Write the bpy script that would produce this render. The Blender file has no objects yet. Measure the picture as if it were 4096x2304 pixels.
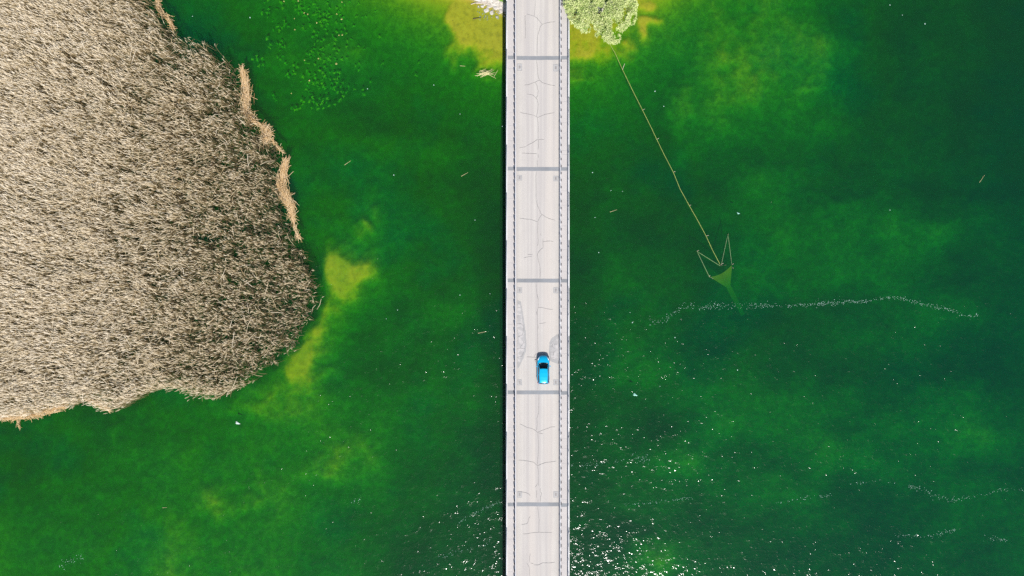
import bpy, bmesh, math, random
import numpy as np
from mathutils import Vector, Matrix

random.seed(7)
rng = np.random.default_rng(11)
R = math.radians
S = bpy.context.scene

# ------------------------------------------------------------------ camera
CAM_H = 103.3            # height above the lake
FPX = 2700.0             # focal length in photograph pixels (4096 wide)
cam_d = bpy.data.cameras.new('camera')
cam = bpy.data.objects.new('camera', cam_d)
S.collection.objects.link(cam)
cam.location = (0, 0, CAM_H)
cam.rotation_euler = (0, 0, 0)
cam_d.sensor_width = 36
cam_d.lens = 36 * FPX / 4096
cam_d.clip_start = 1
cam_d.clip_end = 3000
S.camera = cam

# ------------------------------------------------------------------ sky and sun
SUN_EL, SUN_AZ = 48.0, 9.0      # azimuth counted from the bottom of the picture to the right
w = bpy.data.worlds.new('World')
S.world = w
w.use_nodes = True
nt = w.node_tree
nt.nodes.clear()
sky = nt.nodes.new('ShaderNodeTexSky')
sky.sky_type = 'NISHITA'
sky.sun_disc = False
sky.sun_elevation = R(SUN_EL)
sky.sun_rotation = R(180 - SUN_AZ)
bg = nt.nodes.new('ShaderNodeBackground')
bg.inputs['Strength'].default_value = 0.085
wo = nt.nodes.new('ShaderNodeOutputWorld')
nt.links.new(sky.outputs[0], bg.inputs[0])
nt.links.new(bg.outputs[0], wo.inputs[0])
sl = bpy.data.lights.new('sun', 'SUN')
sl.energy = 4.6
sl.angle = R(0.53)
sl.color = (1.0, 0.955, 0.9)
so = bpy.data.objects.new('sun', sl)
S.collection.objects.link(so)
sv = Vector((math.sin(R(SUN_AZ)) * math.cos(R(SUN_EL)), -math.cos(R(SUN_AZ)) * math.cos(R(SUN_EL)), math.sin(R(SUN_EL))))
so.rotation_euler = sv.to_track_quat('Z', 'Y').to_euler()
so.location = (20, -60, 80)

S.view_settings.view_transform = 'Standard'
S.view_settings.look = 'None'
S.view_settings.gamma = 1
S.view_settings.exposure = 0.25
S.cycles.use_denoising = False
S.cycles.max_bounces = 5
S.cycles.diffuse_bounces = 3
S.cycles.glossy_bounces = 2
S.cycles.transmission_bounces = 4
S.cycles.transparent_max_bounces = 12
S.cycles.caustics_reflective = False
S.cycles.sample_clamp_indirect = 3

# ------------------------------------------------------------------ helpers
def at(px, py, z=0.0):
    k = (CAM_H - z) / FPX
    return Vector(((px - 2048) * k, (1152 - py) * k, z))

def tag(o, label=None, cat=None, group=None, kind=None):
    if label: o['label'] = label
    if cat: o['category'] = cat
    if group: o['group'] = group
    if kind: o['kind'] = kind
    return o

def empty(name, loc=(0, 0, 0), rz=0):
    o = bpy.data.objects.new(name, None)
    S.collection.objects.link(o)
    o.location = loc
    o.rotation_euler = (0, 0, rz)
    o.empty_display_size = 0.3
    return o

def link_mesh(name, me, m, parent=None, smooth=False):
    if m: me.materials.append(m)
    if smooth: me.polygons.foreach_set('use_smooth', [True] * len(me.polygons))
    o = bpy.data.objects.new(name, me)
    S.collection.objects.link(o)
    if parent: o.parent = parent
    return o

def obj(name, bm, m, parent=None, smooth=False):
    me = bpy.data.meshes.new(name)
    bmesh.ops.recalc_face_normals(bm, faces=bm.faces)
    bm.to_mesh(me); bm.free()
    return link_mesh(name, me, m, parent, smooth)

def fast_mesh(name, verts, quads, m, parent=None, attr=None, smooth=False):
    me = bpy.data.meshes.new(name)
    verts = np.asarray(verts, dtype=np.float32); quads = np.asarray(quads, dtype=np.int32)
    n, k = quads.shape
    me.vertices.add(len(verts)); me.vertices.foreach_set('co', verts.ravel())
    me.loops.add(n * k); me.loops.foreach_set('vertex_index', quads.ravel())
    me.polygons.add(n); me.polygons.foreach_set('loop_start', np.arange(0, n * k, k, dtype=np.int32))
    me.update(calc_edges=True)
    if attr is not None:
        a = me.attributes.new('v', 'FLOAT', 'POINT')
        a.data.foreach_set('value', np.asarray(attr, dtype=np.float32))
    return link_mesh(name, me, m, parent, smooth)

def box(bm, x0, x1, y0, y1, z0, z1, bev=0):
    g = bmesh.ops.create_cube(bm, size=1)
    for v in g['verts']:
        v.co = Vector(((x0 + x1) / 2 + v.co.x * (x1 - x0), (y0 + y1) / 2 + v.co.y * (y1 - y0), (z0 + z1) / 2 + v.co.z * (z1 - z0)))
    if bev:
        es = list({e for v in g['verts'] for e in v.link_edges})
        bmesh.ops.bevel(bm, geom=es, offset=bev, segments=2, affect='EDGES')
    return bm

def tube(bm, pts, rad, n=6, r2=None):
    pts = [Vector(p) for p in pts]
    rings = []
    for i, p in enumerate(pts):
        d = (pts[min(i + 1, len(pts) - 1)] - pts[max(i - 1, 0)]).normalized()
        a = Vector((0, 0, 1)) if abs(d.z) < 0.9 else Vector((1, 0, 0))
        u = d.cross(a).normalized(); v = d.cross(u)
        t = i / max(1, len(pts) - 1)
        rr = rad if r2 is None else rad + (r2 - rad) * t
        rings.append([bm.verts.new(p + (u * math.cos(k * 2 * math.pi / n) + v * math.sin(k * 2 * math.pi / n)) * rr) for k in range(n)])
    for a, b in zip(rings, rings[1:]):
        for k in range(n):
            bm.faces.new((a[k], a[(k + 1) % n], b[(k + 1) % n], b[k]))
    bm.faces.new(rings[0][::-1]); bm.faces.new(rings[-1])
    return bm

def copy_tree(o, parent=None):
    c = o.copy(); S.collection.objects.link(c); c.parent = parent
    for ch in list(o.children): copy_tree(ch, c)
    return c

class NT:
    def __init__(s, name):
        s.m = bpy.data.materials.new(name); s.m.use_nodes = True
        s.t = s.m.node_tree; s.t.nodes.clear()
        s.out = s.t.nodes.new('ShaderNodeOutputMaterial')
        s.tc = s.t.nodes.new('ShaderNodeTexCoord')
    def n(s, typ, **kw):
        x = s.t.nodes.new('ShaderNode' + typ)
        for k, v in kw.items():
            if k.startswith('_'): setattr(x, k[1:], v)
            else: x.inputs[k.replace('__', ' ')].default_value = v
        return x
    def l(s, a, b): s.t.links.new(a, b)
    def noise(s, scale, detail=3, rough=0.55, stretch=None, dist=0.0):
        x = s.n('TexNoise', Scale=scale, Detail=detail, Roughness=rough, Distortion=dist)
        src = s.tc.outputs['Object']
        if stretch:
            mp = s.n('Mapping'); mp.inputs['Scale'].default_value = stretch
            s.l(src, mp.inputs[0]); src = mp.outputs[0]
        s.l(src, x.inputs['Vector'])
        return x.outputs['Fac']
    def ramp(s, fac, stops):
        x = s.n('ValToRGB'); cr = x.color_ramp
        while len(cr.elements) > 1: cr.elements.remove(cr.elements[-1])
        cr.elements[0].position = stops[0][0]
        c = stops[0][1]; cr.elements[0].color = (*c, 1) if len(c) == 3 else c
        for p, c in stops[1:]:
            e = cr.elements.new(p); e.color = (*c, 1)
        s.l(fac, x.inputs[0]); return x.outputs[0]
    def mix(s, fac, a, b, mode='MIX'):
        x = s.n('Mix', _data_type='RGBA', _blend_type=mode)
        for sock, v in ((x.inputs[0], fac), (x.inputs[6], a), (x.inputs[7], b)):
            if isinstance(v, (int, float)): sock.default_value = v
            elif isinstance(v, tuple): sock.default_value = (*v, 1)
            else: s.l(v, sock)
        return x.outputs[2]
    def math(s, op, a, b=0.0, clamp=False):
        x = s.n('Math', _operation=op, _use_clamp=clamp)
        for i, v in enumerate((a, b)):
            if isinstance(v, (int, float)): x.inputs[i].default_value = v
            else: s.l(v, x.inputs[i])
        return x.outputs[0]
    def bsdf(s, col, rough=0.8, bump=None, bs=0.3, bd=0.02, **kw):
        b = s.n('BsdfPrincipled', Roughness=rough)
        for k, v in kw.items(): b.inputs[k.replace('__', ' ')].default_value = v
        if isinstance(col, tuple): b.inputs['Base Color'].default_value = (*col, 1)
        else: s.l(col, b.inputs['Base Color'])
        if bump is not None:
            bp = s.n('Bump', Strength=bs, Distance=bd); s.l(bump, bp.inputs['Height']); s.l(bp.outputs[0], b.inputs['Normal'])
        s.l(b.outputs[0], s.out.inputs[0]); return s.m

def simple(name, c, rough=0.7, var=0.25, scale=3.0, **kw):
    t = NT(name); f = t.noise(scale, 4)
    a = tuple(x * (1 - var) for x in c); b = tuple(min(1, x * (1 + var)) for x in c)
    return t.bsdf(t.ramp(f, [(0.3, a), (0.7, b)]), rough, **kw)

NTAB = np.random.default_rng(5).uniform(-1, 1, (256, 256))
def vnoise(x, y, seed=0):
    """smooth value noise on numpy arrays, about -1..1"""
    xi = np.floor(x).astype(np.int64); yi = np.floor(y).astype(np.int64)
    fx = x - xi; fy = y - yi
    fx = fx * fx * (3 - 2 * fx); fy = fy * fy * (3 - 2 * fy)
    def h(a, b): return NTAB[(a + seed * 37) & 255, (b + seed * 91) & 255]
    return (h(xi, yi) * (1 - fx) + h(xi + 1, yi) * fx) * (1 - fy) + (h(xi, yi + 1) * (1 - fx) + h(xi + 1, yi + 1) * fx) * fy

def fbm(x, y, oct=4, seed=0, gain=0.5):
    a = 1.0; s = 0; t = 0
    for i in range(oct):
        s = s + a * vnoise(x * 2 ** i + 13.7 * i, y * 2 ** i - 7.3 * i, seed + i); t += a; a *= gain
    return s / t

# ------------------------------------------------------------------ materials
def m_concrete(name, c, streak=0.0, dirt=0.12, speck=True, grey_edge=False):
    t = NT(name)
    f1 = t.noise(0.35, 5, 0.6)
    col = t.ramp(f1, [(0.3, tuple(x * (1 - dirt) for x in c)), (0.7, c)])
    if streak:
        f2 = t.noise(1.0, 3, 0.6, stretch=(1.6, 0.02, 1))
        col = t.mix(t.math('MULTIPLY', t.ramp(f2, [(0.42, (0, 0, 0)), (0.62, (1, 1, 1))]), streak), col, tuple(x * 0.80 * k for x, k in zip(c, (1.0, 0.99, 1.02))))
    f3 = t.noise(9, 3, 0.7)
    col = t.mix(t.ramp(f3, [(0.35, (0.25, 0.25, 0.25)), (0.6, (0, 0, 0))]), col, tuple(x * 0.72 for x in c))
    if grey_edge:
        sx = t.n('SeparateXYZ'); t.l(t.tc.outputs['Object'], sx.inputs[0])
        d = t.math('ABSOLUTE', t.math('SUBTRACT', sx.outputs[0], 3.83))
        e = t.n('MapRange'); t.l(d, e.inputs[0])
        e.inputs[1].default_value = 2.35; e.inputs[2].default_value = 3.1; e.inputs[3].default_value = 0; e.inputs[4].default_value = 0.55
        e2 = t.math('MULTIPLY', e.outputs[0], t.ramp(t.noise(0.8, 4, 0.7, stretch=(1, 0.25, 1)), [(0.3, (0.3, 0.3, 0.3)), (0.65, (1, 1, 1))]))
        col = t.mix(e2, col, tuple(x * 0.72 * k for x, k in zip(c, (0.99, 1.02, 1.03))))
        # warm centre wheel track
        tr = t.ramp(t.noise(0.5, 3, 0.5, stretch=(1.2, 0.03, 1)), [(0.45, (0, 0, 0)), (0.6, (0.4, 0.4, 0.4))])
        col = t.mix(tr, col, (c[0] * 1.01, c[1] * 0.965, c[2] * 0.93))
    return t.bsdf(col, 0.85, bump=f3, bs=0.25, bd=0.01)

M = {}
M['road'] = m_concrete('worn pale concrete road', (0.565, 0.535, 0.498), streak=0.85, dirt=0.09, grey_edge=True)
M['walk'] = m_concrete('pale concrete walkway', (0.56, 0.53, 0.515), dirt=0.12, streak=0.25)
M['edge'] = m_concrete('light concrete edge beam', (0.64, 0.62, 0.60), dirt=0.15)
M['kerb'] = m_concrete('concrete kerb', (0.52, 0.49, 0.48), dirt=0.15)
M['side'] = m_concrete('grey bridge concrete', (0.36, 0.35, 0.33), dirt=0.3)
M['joint'] = m_concrete('grey asphalt joint filler', (0.29, 0.305, 0.325), dirt=0.28)
M['seal'] = simple('grey crack sealant', (0.19, 0.185, 0.185), 0.7, 0.25, 2.0)
M['seal_faint'] = simple('faint grey construction line', (0.42, 0.40, 0.39), 0.7, 0.1, 2.0)
M['slabline'] = simple('walkway joint line', (0.36, 0.35, 0.37), 0.8, 0.15, 2.0)
t = NT('worn grey road patch')
f = t.noise(1.6, 4, 0.65)
M['patch'] = t.bsdf(t.ramp(f, [(0.40, (0.385, 0.375, 0.37)), (0.5, (0.42, 0.41, 0.405)), (0.56, (0.50, 0.48, 0.47))]), 0.85)
M['patch_rim'] = simple('grey patch border', (0.37, 0.365, 0.36), 0.85, 0.1, 2.0)
M['galv'] = simple('galvanised steel', (0.74, 0.75, 0.78), 0.45, 0.1, 5)
M['post'] = simple('dark steel post', (0.045, 0.042, 0.055), 0.6, 0.2, 6)
M['iron'] = simple('cast iron grate', (0.24, 0.22, 0.215), 0.6, 0.2, 6)
M['drainpatch'] = simple('drain surround concrete', (0.36, 0.355, 0.35), 0.85, 0.1, 3)
M['drainlight'] = simple('drain collar concrete', (0.46, 0.455, 0.45), 0.85, 0.08, 3)

# lake bed
t = NT('sandy lake bed with weed')
pos = t.n('NewGeometry'); sp = t.n('SeparateXYZ'); t.l(pos.outputs['Position'], sp.inputs[0])
z = sp.outputs[2]
sand = t.ramp(t.noise(1.3, 6, 0.65), [(0.3, (0.52, 0.37, 0.05)), (0.5, (0.76, 0.53, 0.06)), (0.7, (0.86, 0.62, 0.09))])
fl = t.noise(3.5, 6, 0.75, dist=0.6)
sand = t.mix(t.ramp(fl, [(0.30, (0.8, 0.8, 0.8)), (0.42, (0, 0, 0))]), sand, (0.28, 0.16, 0.04))
dw = t.n('MapRange'); t.l(z, dw.inputs[0])
dw.inputs[1].default_value = -0.32; dw.inputs[2].default_value = -0.62; dw.inputs[3].default_value = 0; dw.inputs[4].default_value = 0.72
wn = t.ramp(t.noise(0.8, 7, 0.72, dist=0.4), [(0.40, (0, 0, 0)), (0.54, (1, 1, 1))])
wn2 = t.ramp(t.noise(4.0, 6, 0.8), [(0.38, (0.25, 0.25, 0.25)), (0.6, (1, 1, 1))])
bedc = t.mix(t.math('MULTIPLY', t.math('MULTIPLY', dw.outputs[0], wn), wn2), sand, (0.10, 0.17, 0.05))
land = t.ramp(t.noise(2.2, 6, 0.7), [(0.35, (0.33, 0.30, 0.24)), (0.5, (0.55, 0.52, 0.46)), (0.65, (0.68, 0.66, 0.62))])
lw = t.n('MapRange'); t.l(z, lw.inputs[0])
lw.inputs[1].default_value = -0.05; lw.inputs[2].default_value = 0.02
bedc = t.mix(lw.outputs[0], bedc, land)
gw = t.n('MapRange'); t.l(t.math('ADD', z, t.math('MULTIPLY', t.noise(1.2, 4), 0.25)), gw.inputs[0])
gw.inputs[1].default_value = 0.58; gw.inputs[2].default_value = 0.66
grassc = t.ramp(t.noise(5, 5, 0.7), [(0.3, (0.06, 0.14, 0.02)), (0.7, (0.20, 0.36, 0.06))])
bedc = t.mix(gw.outputs[0], bedc, grassc)
M['bed'] = t.bsdf(bedc, 0.95, bump=fl, bs=0.15, bd=0.01)

# water: clear green-tinted absorbing body, thin turbid film, rippled glossy skin
t = NT('green lake water')
big = t.ramp(t.noise(0.045, 4, 0.6), [(0.35, (0.020, 0.115, 0.032)), (0.5, (0.024, 0.14, 0.022)), (0.68, (0.008, 0.115, 0.052))])
dif = t.n('BsdfDiffuse'); sx = t.n('SeparateXYZ'); t.l(t.tc.outputs['Object'], sx.inputs[0])
tealf = t.n('MapRange'); t.l(t.math('ADD', sx.outputs[0], t.math('MULTIPLY', sx.outputs[1], -0.9)), tealf.inputs[0])
tealf.inputs[1].default_value = -30; tealf.inputs[2].default_value = 85; tealf.inputs[3].default_value = 0.0; tealf.inputs[4].default_value = 0.95
big = t.mix(tealf.outputs[0], big, (0.004, 0.115, 0.066))
t.l(big, dif.inputs[0])
fb = t.n('Bump', Strength=1.0, Distance=0.035); t.l(t.noise(1.7, 4, 0.65, stretch=(0.5, 1.5, 1)), fb.inputs['Height']); t.l(fb.outputs[0], dif.inputs['Normal'])
tr = t.n('BsdfTransparent'); tr.inputs[0].default_value = (1, 1, 1, 1)
m1 = t.n('MixShader'); m1.inputs[0].default_value = 0.24
t.l(tr.outputs[0], m1.inputs[1]); t.l(dif.outputs[0], m1.inputs[2])
gust = t.ramp(t.noise(0.03, 3, 0.6, stretch=(0.7, 1.6, 1)), [(0.38, (0.45, 0.45, 0.45)), (0.66, (1, 1, 1))])
r1 = t.noise(4.6, 1.5, 0.6, stretch=(0.8, 1.0, 1))
r2 = t.noise(0.55, 2, 0.5, stretch=(0.7, 1.5, 1))
spm = t.ramp(t.noise(1.0, 2.0, 0.6), [(0.48, (0.16, 0.16, 0.16)), (0.70, (1.15, 1.15, 1.15))])
hgt = t.math('ADD', t.math('MULTIPLY', t.math('MULTIPLY', r1, gust), spm), t.math('MULTIPLY', r2, 0.5))
bp = t.n('Bump', Strength=1.0, Distance=0.094); t.l(hgt, bp.inputs['Height'])
gl = t.n('BsdfGlossy', Roughness=0.145); gl.inputs[0].default_value = (1, 1, 1, 1); t.l(bp.outputs[0], gl.inputs['Normal'])
fr = t.n('Fresnel', IOR=1.33)
m2 = t.n('MixShader'); t.l(fr.outputs[0], m2.inputs[0]); t.l(m1.outputs[0], m2.inputs[1]); t.l(gl.outputs[0], m2.inputs[2])
t.l(m2.outputs[0], t.out.inputs['Surface'])
va = t.n('VolumeAbsorption', Density=3.5); va.inputs[0].default_value = (0.60, 0.905, 0.0, 1)
t.l(va.outputs[0], t.out.inputs['Volume'])
M['water'] = t.m

def attr_mat(name, stops, rough=0.7, trans=0.0):
    t = NT(name); a = t.n('Attribute', _attribute_name='v')
    return t.bsdf(t.ramp(a.outputs['Fac'], stops), rough)
M['reed'] = attr_mat('dry reed', [(0.0, (0.055, 0.055, 0.025)), (0.10, (0.22, 0.14, 0.06)), (0.25, (0.38, 0.27, 0.13)), (0.5, (0.50, 0.40, 0.23)), (0.75, (0.68, 0.56, 0.37)), (1.0, (0.90, 0.79, 0.61))])  # darkest stop paints the shaded gaps through the low stubs
M['straw'] = attr_mat('fallen orange straw', [(0.0, (0.38, 0.22, 0.07)), (0.5, (0.62, 0.42, 0.20)), (1.0, (0.78, 0.60, 0.38))])
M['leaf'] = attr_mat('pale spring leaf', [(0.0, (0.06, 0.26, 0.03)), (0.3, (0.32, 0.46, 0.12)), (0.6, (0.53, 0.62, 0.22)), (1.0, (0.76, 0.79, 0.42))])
M['bark'] = simple('grey bark', (0.16, 0.13, 0.10), 0.9, 0.3, 6)
M['foam'] = simple('white foam and glint', (0.46, 0.66, 0.60), 0.5, 0.1, 3)  # also the colour of the painted sun-glint streaks and flecks
M['foam2'] = simple('green white foam', (0.30, 0.62, 0.50), 0.5, 0.1, 3)
M['lily'] = simple('yellow green lily leaf', (0.62, 0.60, 0.22), 0.5, 0.2, 4)
M['weed'] = simple('submerged bright green weed', (0.28, 0.62, 0.05), 0.8, 0.3, 2)
M['grass'] = attr_mat('bank grass', [(0.0, (0.08, 0.20, 0.02)), (1.0, (0.30, 0.50, 0.08))])
M['stone'] = simple('pale bank stone', (0.52, 0.49, 0.44), 0.85, 0.3, 3)
M['wood'] = simple('bleached driftwood', (0.60, 0.52, 0.44), 0.8, 0.2, 5)
M['wood_dark'] = simple('dark sunken stick', (0.12, 0.09, 0.04), 0.8, 0.2, 5)
M['stake'] = simple('weathered stake', (0.66, 0.56, 0.46), 0.8, 0.15, 5)
M['rope'] = simple('green float rope', (0.50, 0.58, 0.16), 0.8, 0.2, 5)
def net_mat(name, c, alpha):
    t = NT(name); d = t.n('BsdfDiffuse'); t.l(t.ramp(t.noise(2, 4), [(0.3, tuple(x * .8 for x in c)), (0.7, c)]), d.inputs[0])
    tr = t.n('BsdfTransparent'); m = t.n('MixShader'); m.inputs[0].default_value = alpha
    t.l(tr.outputs[0], m.inputs[1]); t.l(d.outputs[0], m.inputs[2]); t.l(m.outputs[0], t.out.inputs[0]); return t.m
M['net'] = net_mat('algae covered netting', (0.34, 0.40, 0.10), 0.5)
M['net_dense'] = net_mat('dense algae covered netting', (0.26, 0.48, 0.05), 0.40)
t = NT('clear windscreen glass'); g_ = t.n('BsdfGlossy', Roughness=0.05); tr = t.n('BsdfTransparent'); tr.inputs[0].default_value = (0.6, 0.72, 0.72, 1)
fr = t.n('Fresnel', IOR=1.5); m_ = t.n('MixShader'); t.l(fr.outputs[0], m_.inputs[0]); t.l(tr.outputs[0], m_.inputs[1]); t.l(g_.outputs[0], m_.inputs[2]); t.l(m_.outputs[0], t.out.inputs[0]); M['screen'] = t.m
# car
def paint(name, c, rough=0.22):
    t = NT(name); f = t.noise(1.2, 3)
    b = t.n('BsdfPrincipled', Roughness=rough, Metallic=0.1); b.inputs['Coat Weight'].default_value = 0.6; b.inputs['Coat Roughness'].default_value = 0.08
    t.l(t.ramp(f, [(0.3, tuple(x * .93 for x in c)), (0.7, c)]), b.inputs['Base Color'])
    t.l(b.outputs[0], t.out.inputs[0]); return t.m
M['blue'] = paint('cyan blue car paint', (0.004, 0.50, 0.84))
M['glass'] = simple('tinted car glass', (0.012, 0.016, 0.035), 0.08, 0.1, 2)
M['rubber'] = simple('black rubber', (0.02, 0.02, 0.025), 0.8, 0.1, 4)
M['alloy'] = simple('alloy wheel', (0.45, 0.45, 0.47), 0.35, 0.1, 4, Metallic=0.8)
M['lamp'] = simple('clear lamp lens', (0.70, 0.74, 0.78), 0.12, 0.05, 4)
M['red'] = simple('red lamp lens', (0.35, 0.02, 0.02), 0.15, 0.05, 4)
M['trim'] = simple('dark plastic trim', (0.05, 0.055, 0.08), 0.5, 0.1, 4)
M['dash'] = simple('grey dashboard', (0.42, 0.52, 0.50), 0.6, 0.3, 5)

# ------------------------------------------------------------------ lake bed (one ground sheet) from a shoal map
# one digit per 128 px of the photograph: how bright (shallow) the bottom shows there
SHOAL = """22222 1234444 4599999864555422111 0
22222 1124454 3389998744555532111 0
22222 1113433 3335666324554521110 0
22222 1112322 2222211224543321110 0
22222 2222233 3321111113222211110 0
22222 2222333 2211111111133211100 0
22222 2222334 3321111111223332211 1
22222 2222345 3221111111123332331 1
22222 2222285 3221111211122233221 1
22222 2222263 2331111121111111233 1
22222 2222542 3221111321111122221 1
22222 2233632 2331111332221111111 1
22223 3334543 3332111123333331133 2
23333 3344444 3321111112433322334 2
23344 4444454 2221111233222333221 1
34444 4544333 2221111221233311122 2
44444 5444322 2111111011111221122 2
44444 5444332 1111111242111111222 2"""
rows = [r.replace(' ', '') for r in SHOAL.split('\n')]
W_ = 32
grid = np.array([[int(ch) for ch in (r + r[-1] * W_)[:W_]] for r in rows], dtype=float)
DEP_X = np.array([-1, 0, 1, 2, 3, 4, 5, 6, 7, 8, 9, 10.])
DEP_Y = np.array([3.9, 3.4, 2.75, 2.2, 1.75, 1.38, 1.05, 0.78, 0.56, 0.38, 0.20, 0.08])

# traced extra shoals / deeps: (x, y, rx, ry, angle, gain) in photograph pixels
BLOBS = [(1385, 1120, 58, 64, 0, 2.3), (1320, 1065, 28, 50, 10, 2.0), (1435, 1090, 40, 40, 0, 2.2), (1370, 1180, 30, 30, 0, 1.4),
         (1290, 1250, 30, 80, 10, 2.4), (1262, 1350, 42, 75, 12, 2.6), (1195, 1440, 85, 75, -30, 2.7), (1130, 1520, 90, 60, 20, 2.2),
         (1290, 1500, 60, 26, 10, 1.8), (1060, 1610, 130, 55, 10, 1.7), (960, 1640, 90, 30, 10, 1.2),
         (1445, 905, 30, 22, -20, 2.6), (1490, 845, 26, 18, 0, 1.8), (1380, 1790, 130, 55, 20, 1.6), (1260, 1870, 70, 40, 0, 1.5),
         (1000, 2030, 60, 30, 0, 1.6), (860, 2030, 50, 35, 0, 1.4), (1050, 1950, 90, 60, 30, 1.2), (425, 1715, 14, 36, 0, 1.8),
         (1790, 215, 30, 50, -20, 2.2), (1845, 150, 22, 22, 0, 1.8), (1740, 105, 18, 26, 0, 1.6), (1950, 250, 60, 30, 0, 1.0),
         (1960, 300, 50, 60, 0, 0.5), (1725, 50, 45, 60, 0, -1.6), (1870, 50, 90, 60, 0, 3.5), (1935, 125, 100, 45, 20, 3.5), (1880, 225, 34, 30, 0, -2.0), 
         (2565, 140, 24, 30, 0, 3.0), (2590, 95, 40, 22, 0, 3.4), (2590, 10, 36, 30, 0, 4.0), (2500, 190, 30, 30, 0, 1.6), (2510, 260, 24, 14, 0, 1.4),
         (2380, 170, 60, 60, 0, 1.0), (2340, 230, 60, 30, 0, 0.8), (2350, 260, 40, 20, 0, -1.2),
         (2790, 60, 90, 70, 0, 0.9), (2720, 430, 40, 110, 12, 1.6), (2860, 230, 120, 60, 20, 0.7), (3060, 330, 70, 60, 0, 0.8),
         (3030, 690, 70, 60, 0, 1.0), (3080, 900, 110, 90, 0, 1.2), (3560, 880, 60, 60, 0, 1.2), (3010, 1060, 60, 60, 0, 0.9),
         (2640, 850, 120, 160, 0, -0.3), (4000, 1800, 80, 50, 0, 1.2), (2730, 1850, 120, 60, 0, 0.9), (3330, 1800, 60, 60, 0, 1.0),
         (2650, 2220, 110, 70, 30, 1.8), (2620, 1690, 70, 60, 0, -1.5), (2440, 2180, 70, 90, 0, -1.4)]
OUT = np.array([(-330, -120), (330, -120), (385, 0), (405, 35), (440, 70), (470, 108), (510, 98), (548, 115), (592, 160), (612, 230), (640, 290), (672, 325), (700, 362), (706, 430),
                (722, 500), (742, 598), (785, 640), (808, 700), (812, 742), (795, 785), (776, 830), (748, 880), (705, 918), (640, 958), (598, 982), (550, 1000), (505, 990),
                (462, 974), (420, 976), (370, 990), (330, 1014), (300, 1032), (270, 1028), (237, 1008), (220, 1008), (150, 1028), (60, 1046), (0, 1050), (-330, 1090)], float) * 1.590
poly = np.array([at(a, b, 1.6)[:2] for a, b in OUT])
def inside(x, y, P=poly):
    r = np.zeros(len(x), bool); j = len(P) - 1
    for i in range(len(P)):
        c = ((P[i, 1] > y) != (P[j, 1] > y)) & (x < (P[j, 0] - P[i, 0]) * (y - P[i, 1]) / (P[j, 1] - P[i, 1] + 1e-9) + P[i, 0])
        r ^= c; j = i
    return r
def edge_dist(x, y, P=poly):
    d = np.full(len(x), 1e9)
    for i in range(len(P)):
        a = P[i]; b = P[(i + 1) % len(P)]; ab = b - a
        t_ = np.clip(((x - a[0]) * ab[0] + (y - a[1]) * ab[1]) / (ab @ ab), 0, 1)
        d = np.minimum(d, np.hypot(x - a[0] - t_ * ab[0], y - a[1] - t_ * ab[1]))
    return d
def inside_reeds(X, Y):
    x, y = X.ravel(), Y.ravel(); m = (np.abs(x) < 95) & (np.abs(y) < 65); r = np.zeros(len(x))
    sd = edge_dist(x[m], y[m]) * np.where(inside(x[m], y[m]), 1, -1)
    r[m] = np.clip(0.25 + sd / 3.5, 0, 1)
    return r.reshape(X.shape)
def shoal_value(X, Y):
    px = X * FPX / CAM_H + 2048; py = 1152 - Y * FPX / CAM_H
    gx = np.clip(px / 128 - 0.5, 0, W_ - 1.001); gy = np.clip(py / 128 - 0.5, 0, len(rows) - 1.001)
    n1 = fbm(X / 9, Y / 9, 4, 3); n2 = fbm(X / 9 + 40, Y / 9 - 9, 4, 5)
    gx = np.clip(gx + n1 * 0.55, 0, W_ - 1.001); gy = np.clip(gy + n2 * 0.55, 0, len(rows) - 1.001)
    ix = gx.astype(int); iy = gy.astype(int); fx = gx - ix; fy = gy - iy
    fx = fx * fx * (3 - 2 * fx); fy = fy * fy * (3 - 2 * fy)
    v = (grid[iy, ix] * (1 - fx) + grid[iy, ix + 1] * fx) * (1 - fy) + (grid[iy + 1, ix] * (1 - fx) + grid[iy + 1, ix + 1] * fx) * fy
    wx = px + 48 * fbm(X / 3.4, Y / 3.4, 5, 21); wy = py + 48 * fbm(X / 3.4 + 9, Y / 3.4, 5, 25)
    for (bx, by, rx, ry, a, g) in BLOBS:
        ca, sa = math.cos(R(a)), math.sin(R(a))
        dx = (wx - bx); dy = (wy - by)
        u = (dx * ca + dy * sa) / rx; q = (-dx * sa + dy * ca) / ry
        v = v + g * np.exp(-(u * u + q * q) ** 1.15 * 0.7)
    v = v + 1.15 * fbm(X / 5, Y / 5, 5, 31, 0.6) + 0.8 * fbm(X / 14, Y / 14, 3, 37) + np.clip((v - 2.8) / 3.5, 0.12, 1.0) * 2.0 * fbm(X / 1.7, Y / 1.7, 4, 43, 0.65)
    v = v - np.where(Y < 32, 1.0, 0.0) * (np.exp(-((px - 1960) / 70) ** 2) + np.exp(-((px - 2330) / 70) ** 2)) - 2.2 * inside_reeds(X, Y)
    return np.where(Y > 30, np.clip(v, -1, 9.6), np.clip(v, -1, 8.4 + 0.6 * fbm(X / 2, Y / 2, 3, 41)))
def bed_height(X, Y):
    d = -np.interp(shoal_value(X, Y), DEP_X, DEP_Y)
    ye = 42.2 + np.maximum(0, -X - 1.2) * 0.42 + np.maximum(0, X - 14) * 0.6 + 0.35 * fbm(X / 1.5, Y / 1.5, 3, 51)
    b = np.clip((Y - ye) * np.where(Y > ye, 0.42, 0.11), -5, 1.6)
    b = np.where(Y > ye, b, b - 0.0)
    h = np.maximum(d, b)
    # drained strip south of the bank stays wet
    h = np.where(Y > ye, b, h)
    return h + 0.012 * fbm(X / 2.0, Y / 2.0, 2, 61)
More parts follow.
